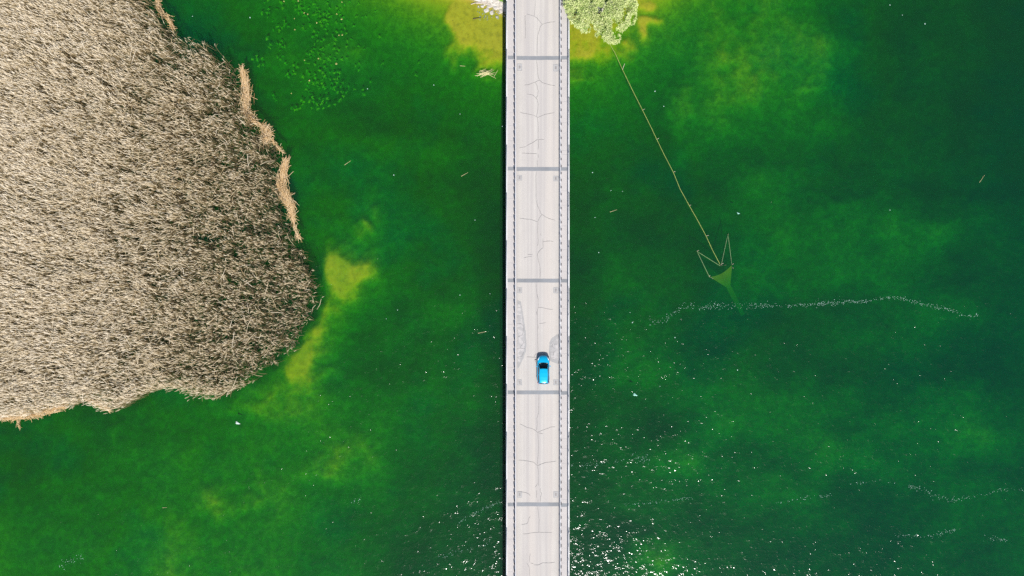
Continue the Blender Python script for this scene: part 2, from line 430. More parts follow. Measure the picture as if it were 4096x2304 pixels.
def axis(lo, hi, step, far):
    a = list(np.arange(lo, hi + step, step)); s = step
    left, right = [], []
    x = lo
    while x > -far:
        s *= 1.35; x -= s; left.append(x)
    s = step; x = a[-1]
    while x < far:
        s *= 1.35; x += s; right.append(x)
    return np.array(left[::-1] + a + right)
gx = axis(-82, 82, 0.32, 600); gy = axis(-47, 50, 0.32, 600)
GX, GY = np.meshgrid(gx, gy)
GZ = bed_height(GX, GY)
vv = np.stack([GX.ravel(), GY.ravel(), GZ.ravel()], 1)
nx, ny = len(gx), len(gy)
ii = (np.arange(ny - 1)[:, None] * nx + np.arange(nx - 1)[None]).ravel()
o = fast_mesh('ground', vv, np.stack([ii, ii + 1, ii + 1 + nx, ii + nx], 1), M['bed'], smooth=True)
tag(o, 'lake bed with yellow sand shoals and pale bank at the bridge end', None, None, 'structure')

bm = bmesh.new(); box(bm, -590, 590, -590, 590, -9, 0)
o = obj('water', bm, M['water']); tag(o, 'deep green lake water with small sun glints', None, None, 'structure')

# ------------------------------------------------------------------ bridge
ZD = 3.3                      # road surface
def X_(px, z=ZD): return (px - 2048) * (CAM_H - z) / FPX
def Y_(py, z=ZD): return (1152 - py) * (CAM_H - z) / FPX
YB0, YB1 = -78.0, 78.0
XL, XR = X_(2023.5), X_(2277.5)
bridge = empty('bridge', (X_(2150), 0, ZD))
tag(bridge, 'long narrow pale concrete road bridge with cracked deck crossing the green lake', 'bridge')
BO = bridge.location
def shift(o):
    """bridge parts are modelled in world metres; keep the geometry and sit under the bridge"""
    o.matrix_parent_inverse = Matrix.Translation(-BO)
    return o
def bpart(name, bm, m, parent=None, smooth=False):
    o = obj(name, bm, m, parent or bridge, smooth)
    o.matrix_parent_inverse = Matrix.Translation(-BO) if parent is None else Matrix.Identity(4)
    return o
xk0, xk1 = X_(2066), X_(2236)         # kerb faces
bm = bmesh.new(); box(bm, XL + 0.25, XR - 0.25, YB0, YB1, ZD - 0.75, ZD - 0.03)
for gxx in (0.7, 2.9, 5.0, 7.0): box(bm, gxx - 0.2, gxx + 0.2, YB0 + .1, YB1 - .1, ZD - 1.5, ZD - 0.753)
bpart('deck', bm, M['side'])
bm = bmesh.new(); box(bm, xk0 - 0.02, xk1 + 0.02, YB0, YB1, ZD - 0.028, ZD)
bpart('roadway', bm, M['road'])
WZ = ZD + 0.15
for (a, b) in ((X_(2030.5), X_(2063)), (X_(2240), X_(2268.5))):
    bm = bmesh.new(); box(bm, a, b, YB0, YB1, ZD - 0.026, WZ); bpart('walkway', bm, M['walk'])
for (a, b) in ((X_(2063) + .002, xk0), (xk1, X_(2240) - .002)):
    bm = bmesh.new(); box(bm, a, b, YB0, YB1, ZD - 0.024, WZ - 0.01, 0.015); bpart('kerb', bm, M['kerb'])
for (a, b) in ((XL, X_(2030.5) - .002), (X_(2268.5) + .002, XR)):
    bm = bmesh.new(); box(bm, a, b, YB0, YB1, ZD - 0.78, WZ + 0.09, 0.02); bpart('edge_beam', bm, M['edge'])
JY = [232, 676, 1122.5, 1569.5, 2017.5]
for k, jy in enumerate([-214] + JY + [2464]):
    y = Y_(jy); hw = 0.285
    bm = bmesh.new()
    # slightly ragged band on road, narrower bands on both walkways
    def band(x0, x1, z0, z1, off, h):
        n = 14
        lo, hi = [], []
        for i in range(n + 1):
            x = x0 + (x1 - x0) * i / n
            lo.append((x, y + off - h + random.uniform(-.015, .015))); hi.append((x, y + off + h + random.uniform(-.015, .015)))
        vs = [[bm.verts.new((p[0], p[1], zz)) for p in r] for r in (lo, hi) for zz in (z0, z1)]
        l0, l1, h0, h1 = vs
        for i in range(n):
            bm.faces.new((l1[i], l1[i + 1], h1[i + 1], h1[i])); bm.faces.new((l0[i], l0[i + 1], l1[i + 1], l1[i])); bm.faces.new((h1[i], h1[i + 1], h0[i + 1], h0[i]))
    band(xk0 + .01, xk1 - .01, ZD - .01, ZD + .006, 0, hw)
    band(X_(2030.5) + .01, X_(2061), WZ - .01, WZ + .005, 0.03, 0.27)
    band(X_(2242), X_(2268.5) - .01, WZ - .01, WZ + .005, -0.02 - 0.04 * (k > 3), 0.26)
    bpart('expansion_joint', bm, M['joint'])
    bm = bmesh.new()
    box(bm, X_(2023.5) + .5, X_(2277.5) - .5, y - .6, y + .6, ZD - 2.0, ZD - 1.503)
    for cx in (1.3, 6.3):
        bmesh.ops.create_cone(bm, cap_ends=True, segments=20, radius1=.5, radius2=.5, depth=6, matrix=Matrix.Translation((cx, y, ZD - 5.002)))
    bpart('pier', bm, M['side'])
# walkway slab joints
sj = [(40, 0), (205, 0), (277, 0), (315, 0), (368, 0), (450, 0), (502, 0), (568, 0), (590, 0), (735, 0), (790, 0), (872, 0), (955, 0), (1045, 0), (1195, 0), (1290, 0), (1378, 0), (1465, 0), (1635, 0), (1718, 0), (1761, 0), (1822, 0), (1960, 0), (2075, 0), (2152, 0), (2211, 0), (2289, 0)]
for side, (a, b) in enumerate(((X_(2031), X_(2055)), (X_(2243), X_(2268)))):
    for (py, _) in sj:
        bm = bmesh.new(); y = Y_(py + (side * 37) % 90 * (1 if side else 0) + random.uniform(-8, 8)); n = 6; prev = None
        for i in range(n + 1):
            x = a + .02 + (b - a - .04) * i / n; yy = y + random.uniform(-.02, .02)
            cur = (bm.verts.new((x, yy - .016, WZ + .004)), bm.verts.new((x, yy + .016, WZ + .004)))
            if prev: bm.faces.new((prev[0], cur[0], cur[1], prev[1]))
            prev = cur
        bpart('slab_joint', bm, M['slabline'])

# sealed cracks traced span by span: (y of the traced tile, polylines in tile units)
T = 3.6225
CR = {0: [[(692, 0), (688, 120), (678, 232)], [(575, 195), (580, 208), (630, 222), (680, 236), (720, 265), (795, 355)],
          [(980, 315), (890, 325), (830, 340), (795, 355), (765, 385), (745, 460), (728, 510), (720, 570), (718, 700), (718, 812)],
          [(560, 220), (543, 240), (548, 370), (552, 480), (545, 560)], [(710, 872), (720, 940), (725, 1040), (735, 1110), (752, 1160)],
          [(530, 1233), (590, 1228), (640, 1210), (690, 1192), (752, 1160), (790, 1195), (850, 1215), (910, 1232), (982, 1243)],
          [(692, 1192), (720, 1250), (735, 1320), (730, 1385), (702, 1420)], [(578, 1368), (610, 1366), (665, 1382), (700, 1420), (725, 1449)]],
      400: [[(722, 0), (735, 60), (728, 160), (710, 235)], [(465, 175), (510, 190), (600, 205), (665, 220), (710, 240), (725, 255), (780, 230), (840, 207), (970, 183)],
            [(722, 255), (733, 330), (735, 560)], [(733, 565), (660, 615), (600, 645), (540, 680), (465, 692)], [(735, 575), (790, 570), (822, 577)],
            [(737, 570), (738, 680), (730, 720)], [(495, 770), (600, 775), (715, 778)], [(733, 785), (738, 840)], [(718, 870), (722, 970)], [(710, 1035), (702, 1100), (705, 1449)]],
      800: [[(705, 0), (720, 70), (765, 170), (765, 190)], [(765, 190), (840, 245), (890, 268), (975, 293)], [(790, 212), (750, 260), (732, 312)],
            [(465, 265), (580, 278), (640, 285), (700, 308), (730, 318)], [(732, 318), (728, 460), (735, 600), (725, 670)], [(770, 478), (776, 520)],
            [(802, 560), (805, 690), (775, 715), (740, 750), (722, 790), (735, 870), (760, 960), (765, 1050), (760, 1140)], [(805, 605), (870, 595), (920, 595), (958, 608)],
            [(578, 788), (655, 790)], [(522, 840), (600, 820), (648, 817)], [(705, 1200), (705, 1260), (712, 1340), (735, 1430)]],
      1150: [[(712, 100), (735, 170), (735, 290), (722, 340), (708, 370), (708, 400)], [(722, 340), (725, 560), (728, 780), (735, 1000)],
             [(735, 288), (780, 290), (870, 310), (945, 323)], [(748, 524), (800, 518), (848, 508)], [(735, 545), (735, 598)],
             [(570, 1005), (680, 1010), (720, 1025)], [(680, 1005), (690, 970), (712, 955)], [(680, 1040), (712, 1110)],
             [(430, 295), (480, 285)], [(430, 410), (500, 412)], [(430, 525), (485, 525), (515, 550), (520, 640), (505, 690), (430, 720)],
             [(515, 770), (530, 800), (500, 830), (475, 872)], [(430, 880), (545, 882)], [(525, 930), (500, 1000), (430, 1010)],
             [(920, 860), (945, 825), (940, 860), (975, 880)], [(965, 822), (1010, 820)], [(910, 935), (960, 938), (985, 920)], [(955, 938), (958, 960), (945, 1000)], [(910, 1018), (945, 1018), (970, 1008)]],
      1500: [[(735, 115), (728, 220)], [(745, 280), (742, 550), (715, 630), (720, 720), (712, 805)],
             [(470, 710), (520, 732), (570, 760), (640, 775), (690, 800), (725, 832), (790, 802), (860, 778), (920, 755), (985, 748)], [(735, 838), (810, 855)],
             [(730, 835), (738, 960), (742, 1060), (730, 1200), (723, 1300)], [(452, 1232), (520, 1238), (600, 1250), (665, 1262), (725, 1315), (780, 1290), (840, 1268), (930, 1258), (995, 1248)],
             [(725, 1315), (738, 1400), (738, 1462)]],
      1904: [[(738, 0), (738, 110), (745, 150)], [(725, 100), (715, 130), (688, 165)], [(708, 200), (714, 260), (710, 320)], [(762, 175), (768, 230), (783, 250), (768, 310), (768, 378)],
             [(732, 340), (730, 380)], [(430, 228), (500, 232), (560, 243), (600, 262), (620, 292)], [(728, 442), (735, 520), (748, 630), (742, 815)],
             [(618, 585), (595, 620), (590, 660), (575, 690), (495, 705)], [(510, 840), (570, 838), (650, 822), (740, 815), (935, 820)], [(622, 1122), (610, 1180), (612, 1250)],
             [(570, 1258), (605, 1320), (614, 1449)], [(622, 1262), (668, 1273)], [(670, 1288), (735, 1290), (800, 1258), (850, 1258), (890, 1260), (980, 1250)]]}
def strip(bm, pts, wd, z, jag=0.012):
    # resample, wander a little, and vary in width
    P = []
    for a, b in zip(pts, pts[1:]):
        a = Vector(a); b = Vector(b); n = max(1, int((b - a).length / 0.18))
        for i in range(n): P.append(a.lerp(b, i / n))
    P.append(Vector(pts[-1]))
    prev = None
    for i, p in enumerate(P):
        d = (P[min(i + 1, len(P) - 1)] - P[max(i - 1, 0)]).normalized(); nrm = Vector((-d.y, d.x))
        q = p + nrm * random.uniform(-jag, jag); h = wd / 2 * random.uniform(0.7, 1.25) * (0.4 if i in (0, len(P) - 1) else 1)
        cur = (bm.verts.new((q.x - nrm.x * h, q.y - nrm.y * h, z)), bm.verts.new((q.x + nrm.x * h, q.y + nrm.y * h, z)))
        if prev:
            bm.faces.new((prev[0], cur[0], cur[1], prev[1]))
        prev = cur
zoff = 0
for y0, lines in CR.items():
    bm = bmesh.new()
    for k, ln in enumerate(lines):
        strip(bm, [(X_(1950 + u / T), Y_(y0 + v / T)) for u, v in ln], 0.042, ZD + 0.012 + 0.0012 * (k % 8))
    bpart('crack_sealant', bm, M['seal'])
bm = bmesh.new()
for ln in ([(2112, 878), (2113.5, 1010)], [(2115, 1532), (2114, 1600), (2115, 1860)], [(2068.3, 0), (2068.6, 2304)], [(2233.5, 0), (2234, 2304)], [(2150, 60), (2150, 215)], [(2150, 800), (2150, 880)]):
    strip(bm, [(X_(a), Y_(b)) for a, b in ln], 0.03, ZD + 0.004, 0.004)
bpart('construction_line', bm, M['seal_faint'])
# worn patches beside the car
def outline_patch(pts, z, m, name):
    bm = bmesh.new(); P = []
    pts = [(X_(1950 + u / T), Y_(1150 + v / T)) for u, v in pts]
    for a, b in zip(pts, pts[1:] + pts[:1]):
        a = Vector(a); b = Vector(b); n = max(1, int((b - a).length / 0.12))
        for i in range(n):
            q = a.lerp(b, i / n); P.append(bm.verts.new((q.x + random.uniform(-.02, .02), q.y + random.uniform(-.02, .02), z)))
    f = bm.faces.new(P); bmesh.ops.triangulate(bm, faces=[f]); return bpart(name, bm, m)
PL = [(430, 180), (485, 205), (500, 300), (530, 480), (555, 650), (565, 850), (555, 930), (510, 1050), (470, 1130), (445, 1170), (430, 1170)]
PR = [(1030, 670), (1000, 685), (920, 745), (900, 790), (890, 930), (905, 1060), (930, 1075), (1030, 1110)]
outline_patch(PL, ZD + .004, M['patch_rim'], 'worn_patch')
outline_patch([(432 + (u - 432) * .80, 680 + (v - 680) * .9) for u, v in PL], ZD + .008, M['patch'], 'worn_patch')
outline_patch(PR, ZD + .004, M['patch_rim'], 'worn_patch')
outline_patch([(1022 + (u - 1022) * .84, 910 + (v - 910) * .74) for u, v in PR], ZD + .008, M['patch'], 'worn_patch')
# drains
for i, (a, b) in enumerate(((254, 283), (700, 722), (1149, 1173), (1517, 1541), (1965, 1990))):
    for side in (0, 1):
        cx = X_(2078.5 if side == 0 else 2223); cy = Y_((a + b) / 2 + side * (3 if i in (0, 1) else 0)); hy = (b - a) / 54.0; hx = 0.36
        bm = bmesh.new(); box(bm, cx - hx, cx + hx * (1.1 if side else 1), cy - hy, cy + hy, ZD - .01, ZD + .0065)
        dr = bpart('drain', bm, M['drainpatch'])
        bm = bmesh.new(); box(bm, cx - .25 + .02 * side, cx + .25, cy - hy * .72, cy + hy * .72, ZD + .0066, ZD + .009)
        o = bpart('collar', bm, M['drainlight'], dr)
        bm = bmesh.new()
        for s in range(6): box(bm, cx - .14 + .05 * s, cx - .11 + .05 * s, cy - .2, cy + .2, ZD + .0091, ZD + .02)
        box(bm, cx - .16, cx + .165, cy - .22, cy - .201, ZD + .0091, ZD + .02); box(bm, cx - .16, cx + .165, cy + .201, cy + .22, ZD + .0091, ZD + .02)
        bpart('grate', bm, M['iron'], dr)

# guardrails between road and walkway
def wbeam(x, face, z):
    bm = bmesh.new()
    prof = [(0, .0), (.05, .05), (.05, .10), (.0, .14), (.0, .17), (.05, .21), (.05, .26), (0, .31)]
    prof = [(x + face * a, z + b) for a, b in prof]; back = [(a - face * 0.03, b) for a, b in prof]
    ys = np.arange(-77, 77.1, 2.0)
    prev = None
    for y in ys:
        cur = [bm.verts.new((a, y, b)) for a, b in prof + back[::-1]]
        if prev:
            n = len(cur)
            for i in range(n): bm.faces.new((prev[i], prev[(i + 1) % n], cur[(i + 1) % n], cur[i]))
        prev = cur
    # lapped joints
    for y in np.arange(-76, 76, 4.16): box(bm, min(x, x + face * .06), max(x, x + face * .06), y, y + .3, z - .005, z + .315)
    return bm
def guardrail(xb, face, label):
    g = empty('guardrail', (xb, 0, WZ)); tag(g, label, 'guardrail', 'guardrails along the road')
    o = obj('beam', wbeam(0, face, 0.44), M['galv'], g)
    if face > 0:
        bm = bmesh.new(); box(bm, -.20, -.04, -.14, .14, 0, .76, .008)
    else:
        bm = bmesh.new(); box(bm, .035, .08, -.1, .1, 0, .70, .006); box(bm, .08, .17, -.02, .02, 0, .68)
    box(bm, *( (-.2, .0) if face > 0 else (.02, .24)), -.17, .17, 0.001, .02)
    first = obj('post', bm, M['post'], g)
    pitch = 28.05 * (CAM_H - ZD) / FPX
    ks = [k for k in range(-70, 71)]
    for k in ks:
        y = Y_(10 + (0 if face > 0 else 10)) - (k + 41) * pitch
        if abs(k) <= 47:
            p = first if k == -47 else first.copy()
            if p is not first: S.collection.objects.link(p); p.parent = g
            p.location = (0, y, 0)
    bm = bmesh.new()
    for k in ks:
        y = Y_(10 + (0 if face > 0 else 10)) - (k + 41) * pitch
        if abs(k) > 47 and abs(y) < 77:
            if face > 0: box(bm, -.155, -.035, y - .13, y + .13, 0, .72)
            else: box(bm, .035, .08, y - .1, y + .1, 0, .70)
    o = obj('far_posts', bm, M['post'], g); o['kind'] = 'stuff'
    return g
guardrail(X_(2061.6), 1, 'galvanised guardrail with dark posts between the road and the left-hand walkway')
guardrail(X_(2239.6), -1, 'galvanised guardrail with slim posts between the road and the right-hand walkway')

def railing(x, label):
    g = empty('railing', (x, 0, WZ + .09)); tag(g, label, 'railing', 'railings along the bridge edges')
    bm = bmesh.new()
    for y in np.arange(-77, 77, 7): tube(bm, [(0, y, .98), (0, y + 6.99, .98)], .045, 8)
    obj('handrail', bm, M['galv'], g, True)
    for zz in (.30, .64):
        bm = bmesh.new(); tube(bm, [(0, -77, zz), (0, 77, zz)], .022, 6); obj('rail', bm, M['galv'], g, True)
    bm = bmesh.new(); box(bm, -.03, .03, -.03, .03, 0, .94); box(bm, -.07, .07, -.07, .07, 0.001, .015)
    first = obj('post', bm, M['galv'], g)
    for i, y in enumerate(np.arange(-76, 76.5, 2.0)):
        p = first if i == 0 else first.copy()
        if i: S.collection.objects.link(p); p.parent = g
        p.location = (0, y, 0)
railing((XL + X_(2030.5)) / 2, 'thin pale steel railing on the left outer edge of the bridge, over the black shadow')
railing((XR + X_(2268.5)) / 2, 'thin pale steel railing on the right outer edge of the bridge, reaching the tree')

# ------------------------------------------------------------------ car
def build_car():
    car = empty('car', (X_(2172.5), Y_(1477), ZD + .01), R(0.0))
    tag(car, 'bright cyan blue hatchback car driving on the right lane of the bridge', 'car')
    # stations along the body: y, half width, bottom, belt z, top-centre z
    ST = [(-2.10, .46, .42, .66, .70), (-2.07, .62, .32, .80, .86), (-1.98, .76, .26, .90, .96), (-1.8, .85, .24, .94, .99), (-1.5, .885, .22, .95, 1.0), (-.9, .90, .22, .94, .98),
          (0, .895, .22, .92, .96), (.7, .90, .22, .90, .98), (1.0, .90, .22, .88, .985), (1.3, .885, .22, .85, .945), (1.55, .84, .23, .79, .88), (1.75, .76, .25, .72, .82), (1.9, .65, .28, .65, .75), (2.0, .52, .32, .58, .67), (2.07, .36, .37, .53, .60), (2.11, .18, .42, .49, .52)]
    bm = bmesh.new(); prev = None
    for (y, hw, zb, zs, zt) in ST:
        half = [(hw * .90, zb), (hw * .985, zb + .12), (hw, (zb + zs) / 2), (hw * .985, zs - .10), (hw * .93, zs), (hw * .80, zs + (zt - zs) * .55), (hw * .45, zs + (zt - zs) * .9), (0, zt)]
        ring = [(a, b) for a, b in half] + [(-a, b) for a, b in half[-2::-1]]
        cur = [bm.verts.new((a, y, b)) for a, b in ring]
        if prev:
            for i in range(len(cur) - 1): bm.faces.new((prev[i], prev[i + 1], cur[i + 1], cur[i]))
            bm.faces.new((prev[-1], prev[0], cur[0], cur[-1]))
        else: bm.faces.new(cur)
        prev = cur
    bm.faces.new(prev[::-1])
    body = obj('body', bm, M['blue'], car, True)
    # cabin: dark glass house, with painted roof on top
    def quadstrip(bm, A, B):
        a = [bm.verts.new(p) for p in A]; b = [bm.verts.new(p) for p in B]
        for i in range(len(a) - 1): bm.faces.new((a[i], a[i + 1], b[i + 1], b[i]))
        return a, b
    def shell(name, rows_, off, m, parent=car):
        """closed thin shell: a grid of points and the same grid pushed by off"""
        bm = bmesh.new(); nr_, nc_ = len(rows_), len(rows_[0]); off = Vector(off)
        A = [[bm.verts.new(p) for p in r] for r in rows_]; B = [[bm.verts.new(Vector(p) + off) for p in r] for r in rows_]
        for i in range(nr_ - 1):
            for k in range(nc_ - 1):
                bm.faces.new((A[i][k], A[i][k + 1], A[i + 1][k + 1], A[i + 1][k])); bm.faces.new((B[i][k], B[i + 1][k], B[i + 1][k + 1], B[i][k + 1]))
        for k in range(nc_ - 1):
            for r in (0, -1): bm.faces.new((A[r][k], A[r][k + 1], B[r][k + 1], B[r][k]))
        for i in range(nr_ - 1):
            for c in (0, -1): bm.faces.new((A[i][c], A[i + 1][c], B[i + 1][c], B[i][c]))
        return obj(name, bm, m, parent)
    lerp3 = lambda a, b, t_: tuple(x + (y - x) * t_ for x, y in zip(a, b))
    def between(A, B, n=3, bow=(0, 0, 0)):
        return [[tuple(v + b * math.sin(math.pi * i / n) for v, b in zip(lerp3(p, q, i / n), bow)) for p, q in zip(A, B)] for i in range(n + 1)]
    base = [(-.72, 1.0), (-.40, 1.10), (0, 1.14), (.40, 1.10), (.72, 1.0)]
    head = [(-.56, .20), (-.3, .26), (0, .28), (.3, .26), (.56, .20)]
    shell('windshield', between([(x, y, .955) for x, y in base], [(x, y, 1.40) for x, y in head], 3, (0, 0, .03)), (0, 0, -.02), M['screen'])
    bm = bmesh.new(); box(bm, -.60, .60, -.2, .66, .95, 1.0, .02); box(bm, -.34, -.26, .5, .62, 1.0, 1.12); obj('cabin_interior', bm, M['trim'], car)
    rb = [(-.64, -1.99), (-.3, -2.05), (0, -2.06), (.3, -2.05), (.64, -1.99)]; rt = [(-.53, -1.74), (-.28, -1.80), (0, -1.82), (.28, -1.80), (.53, -1.74)]
    shell('rear_window', between([(x, y, 1.0) for x, y in rb], [(x, y, 1.35) for x, y in rt]), (0, 0, -.02), M['glass'])
    rr_ = []
    for (y, hwid, zt) in ((.25, .52, 1.41), (.12, .585, 1.435), (-.4, .61, 1.48), (-1.0, .61, 1.475), (-1.5, .585, 1.43), (-1.74, .55, 1.385), (-1.84, .48, 1.36)):
        rr_.append([(s_ * hwid, y - .03 * abs(s_) ** 2 * (y > .2), zt - .05 * abs(s_) ** 3) for s_ in (-1, -.8, -.5, -.2, .2, .5, .8, 1)])
    roof = shell('roof', rr_, (0, 0, -.035), M['blue'])
    bm = bmesh.new(); tube(bm, [(.0, -1.55, 1.43), (.0, -1.62, 1.55)], .012, 6); obj('aerial', bm, M['trim'], roof)
    for s in (-1, 1):
        for (ya, yb, yc, yd) in ((.80, .18, -.62, -.66), (-.72, -.68, -1.60, -1.86)):
            shell('side_window', between([(s * .80, ya, .93), (s * .81, (ya + yd) / 2, .94), (s * .79, yd, .95)], [(s * .60, yb, 1.385), (s * .625, (yb + yc) / 2, 1.41), (s * .60, yc, 1.38)]), (-s * .02, 0, -.005), M['glass'])
        # pillars
        for (p, q) in (((s * .74, 1.0, .94), (s * .575, .17, 1.42)), ((s * .80, -.69, .93), (s * .60, -.65, 1.43)), ((s * .73, -1.93, .96), (s * .56, -1.66, 1.40))):
            bm = bmesh.new(); tube(bm, [p, q], .04, 6); obj('pillar', bm, M['blue'], car)
        bm = bmesh.new(); box(bm, s * .99 - .11, s * .99 + .11, .50, .64, .90, 1.04, .04)
        mi = obj('mirror', bm, M['blue'], car); bm = bmesh.new(); tube(bm, [(s * .84, .60, .92), (s * .95, .58, .96)], .025, 6); obj('arm', bm, M['trim'], mi)
        bm = bmesh.new(); tube(bm, [(s * .80, 1.42, .78), (s * .70, 1.68, .76), (s * .55, 1.86, .70)], .075, 8, .05); obj('headlight', bm, M['lamp'], car, True)
        bm = bmesh.new(); tube(bm, [(s * .84, -1.72, .86), (s * .80, -1.92, .84), (s * .62, -2.06, .78)], .07, 8, .05); obj('tail_light', bm, M['red'], car, True)
        for yy in (1.32, -1.30):
            bm = bmesh.new(); bmesh.ops.create_cone(bm, cap_ends=True, segments=28, radius1=.32, radius2=.32, depth=.21, matrix=Matrix.Translation((s * .80, yy, .31)) @ Matrix.Rotation(R(90), 4, 'Y'))
            wh = obj('wheel', bm, M['rubber'], car)
            bm = bmesh.new(); bmesh.ops.create_cone(bm, cap_ends=True, segments=20, radius1=.20, radius2=.19, depth=.02, matrix=Matrix.Translation((s * .915, yy, .31)) @ Matrix.Rotation(R(90), 4, 'Y')); obj('rim', bm, M['alloy'], wh)
    bm = bmesh.new(); box(bm, -.34, .34, 2.02, 2.115, .34, .46, .02); obj('grille', bm, M['trim'], car)
    bm = bmesh.new(); box(bm, -.62, .62, .68, 1.04, .93, 1.01, .02); obj('dashboard', bm, M['dash'], car)
    bm = bmesh.new(); box(bm, -.55, .55, -2.10, -2.05, .30, .44, .02); obj('rear_bumper_trim', bm, M['trim'], car)
    bm = bmesh.new(); tube(bm, [(-.05, 1.09, 1.0), (-.50, .86, 1.11)], .012, 5); tube(bm, [(.1, 1.09, 1.0), (.30, .86, 1.10)], .012, 5); obj('wiper', bm, M['trim'], car)
    return car
build_car()

# ------------------------------------------------------------------ reeds
def ribbons(P, Wd, side, v):
    """P (N,K,3), Wd (N,K), side (N,3), v (N,) -> verts, quads, attr"""
    N, K, _ = P.shape
    L = P - side[:, None, :] * Wd[..., None] / 2; Rr = P + side[:, None, :] * Wd[..., None] / 2
    V = np.stack([L, Rr], 2).reshape(N * K * 2, 3)
    b = (np.arange(N)[:, None] * K + np.arange(K - 1)[None]) * 2
    b = b.ravel(); Q = np.stack([b, b + 1, b + 3, b + 2], 1)
    return V, Q, np.repeat(v, K * 2)
def join(parts):
    V, Q, A = [], [], []; n = 0
    for v, q, a in parts: V.append(v); Q.append(q + n); A.append(a); n += len(v)
    return np.concatenate(V), np.concatenate(Q), np.concatenate(A)

N0 = 150000
rx = rng.uniform(-86, -26, N0); ry = rng.uniform(-37, 47, N0)
rx += 0.35 * fbm(rx, ry, 2, 91)
keep = inside(rx + 0.5 * fbm(rx / 1.2, ry / 1.2, 3, 95), ry + 0.5 * fbm(rx / 1.2, ry / 1.2, 3, 99)); rx, ry = rx[keep], ry[keep]
ed = edge_dist(rx, ry)
# sparser towards the open water on the right, thick on the far left and along the south edge
dens = np.interp(rx, [-78, -60, -48, -36, -28], [1.05, 0.86, 0.54, 0.38, 0.27])
dens = np.where((ry > 30) & (rx > -62) & (ed < 3.5), dens * 0.75, dens)
dens = dens * np.clip(0.9 + np.interp(rx, [-70, -45], [0.8, 1.6]) * fbm(rx / 1.3 + ry / 3, ry / 0.75, 3, 77), 0.08, 1.5)
dens = dens * np.where(rx > -55, np.clip(0.22 + ed / np.interp(rx, [-52, -42], [1.6, 3.6]), 0, 1), 1)
south = (ed < 1.6) & (ry < -14)
dens = np.where(south, 1.3, dens)
keep = rng.random(len(rx)) < dens * 0.66; rx, ry, south, ed = rx[keep], ry[keep], south[keep], ed[keep]
N = len(rx)
hgt = rng.normal(2.6, 0.3, N) + 0.25 * fbm(rx / 4, ry / 4, 3, 101); hgt = np.clip(hgt, 1.3, 3.5)
hgt *= np.interp(rx, [-70, -45, -30], [1.1, 1.0, 0.85])
wind = R(1) * np.interp(ry, [-35, 45], [192, 152]) + rng.normal(0, 1, N) * R(1) * np.interp(rx, [-70, -35], [15, 27]) - 0.35 * fbm(rx / 6, ry / 6, 2, 111)
wx, wy = np.cos(wind), np.sin(wind)
lean = np.abs(rng.normal(0.22, 0.16, N)) * hgt; lx = wx * lean + rng.normal(0, .12, N); ly = wy * lean + rng.normal(0, .12, N)
base = np.stack([rx, ry, np.full(N, -0.25)], 1)
top = np.stack([rx + lx, ry + ly, hgt], 1)
mid = (base + top) / 2 - np.stack([lx * .18, ly * .18, 0 * lx], 1)
ang = rng.uniform(0, math.pi, N); sd = np.stack([np.cos(ang), np.sin(ang), 0 * ang], 1)
stP = np.stack([base, mid, top], 1)
va_ = rng.beta(2.2, 2.2, N)
patchy = np.clip(0.5 + 0.5 * fbm(rx / 3, ry / 3, 3, 121), 0, 1)
warm = np.interp(rx, [-75, -55, -35], [0.18, 0.04, -0.20])
parts = [ribbons(stP, np.tile([.032, .03, .022], (N, 1)), sd, np.clip(va_ * .5 + .08 + warm, .04, 1))]
# plumes
L = rng.uniform(.5, 1.0, N) * np.interp(rx, [-65, -38], [1.0, .62]); d = np.stack([wx, wy, 0 * wx], 1)
zz = lambda a: np.stack([0 * a, 0 * a, a], 1)
pl = np.stack([top - zz(L * .12), top + d * (L * .3)[:, None] + zz(L * .16), top + d * (L * .68)[:, None] + zz(L * .14), top + d * L[:, None] - zz(L * .12)], 1)
psd = np.stack([-wy, wx, 0 * wx], 1)
pw = np.stack([.025 + 0 * L, .038 + .022 * rng.random(N), .034 + .022 * rng.random(N), .01 + 0 * L], 1)
parts.append(ribbons(pl, pw, psd, np.clip(.56 + .44 * va_ + .15 * (patchy - .5) + warm * .6, 0, 1)))
# leaves on the stalks
for q in range(1):
    a = wind + rng.normal(0, .6, N); dl = np.stack([np.cos(a), np.sin(a), 0 * a], 1); ll = rng.uniform(.35, .8, N)
    fr_ = rng.uniform(.72, .97, N)[:, None]; p0 = base * (1 - fr_) + top * fr_
    lp = np.stack([p0, p0 + dl * (ll * .5)[:, None] + zz(ll * .22), p0 + dl * ll[:, None] - zz(ll * .05)], 1)
    parts.append(ribbons(lp, np.tile([.025, .035, .01], (N, 1)), np.stack([-dl[:, 1], dl[:, 0], 0 * a], 1), np.clip(rng.beta(2, 2, N) * .62 + warm * .5, 0, 1)))
# long broken stems lying across the tops
nb = 2200; k = rng.integers(0, N, nb); a = rng.uniform(0, 2 * math.pi, nb); ll = rng.uniform(.8, 2.4, nb); dl = np.stack([np.cos(a), np.sin(a), 0 * a], 1)
p0 = np.stack([rx[k], ry[k], hgt[k] * rng.uniform(.8, 1.1, nb)], 1); bend = np.stack([-dl[:, 1], dl[:, 0], 0 * a], 1) * rng.normal(0, .12, nb)[:, None]
lp = np.stack([p0 - dl * (ll / 2)[:, None], p0 + bend + zz(0.05 + 0 * ll), p0 + dl * (ll / 2)[:, None]], 1)
parts.append(ribbons(lp, np.tile([.05, .055, .03], (nb, 1)), np.stack([-dl[:, 1], dl[:, 0], 0 * a], 1), rng.uniform(.25, .95, nb)))
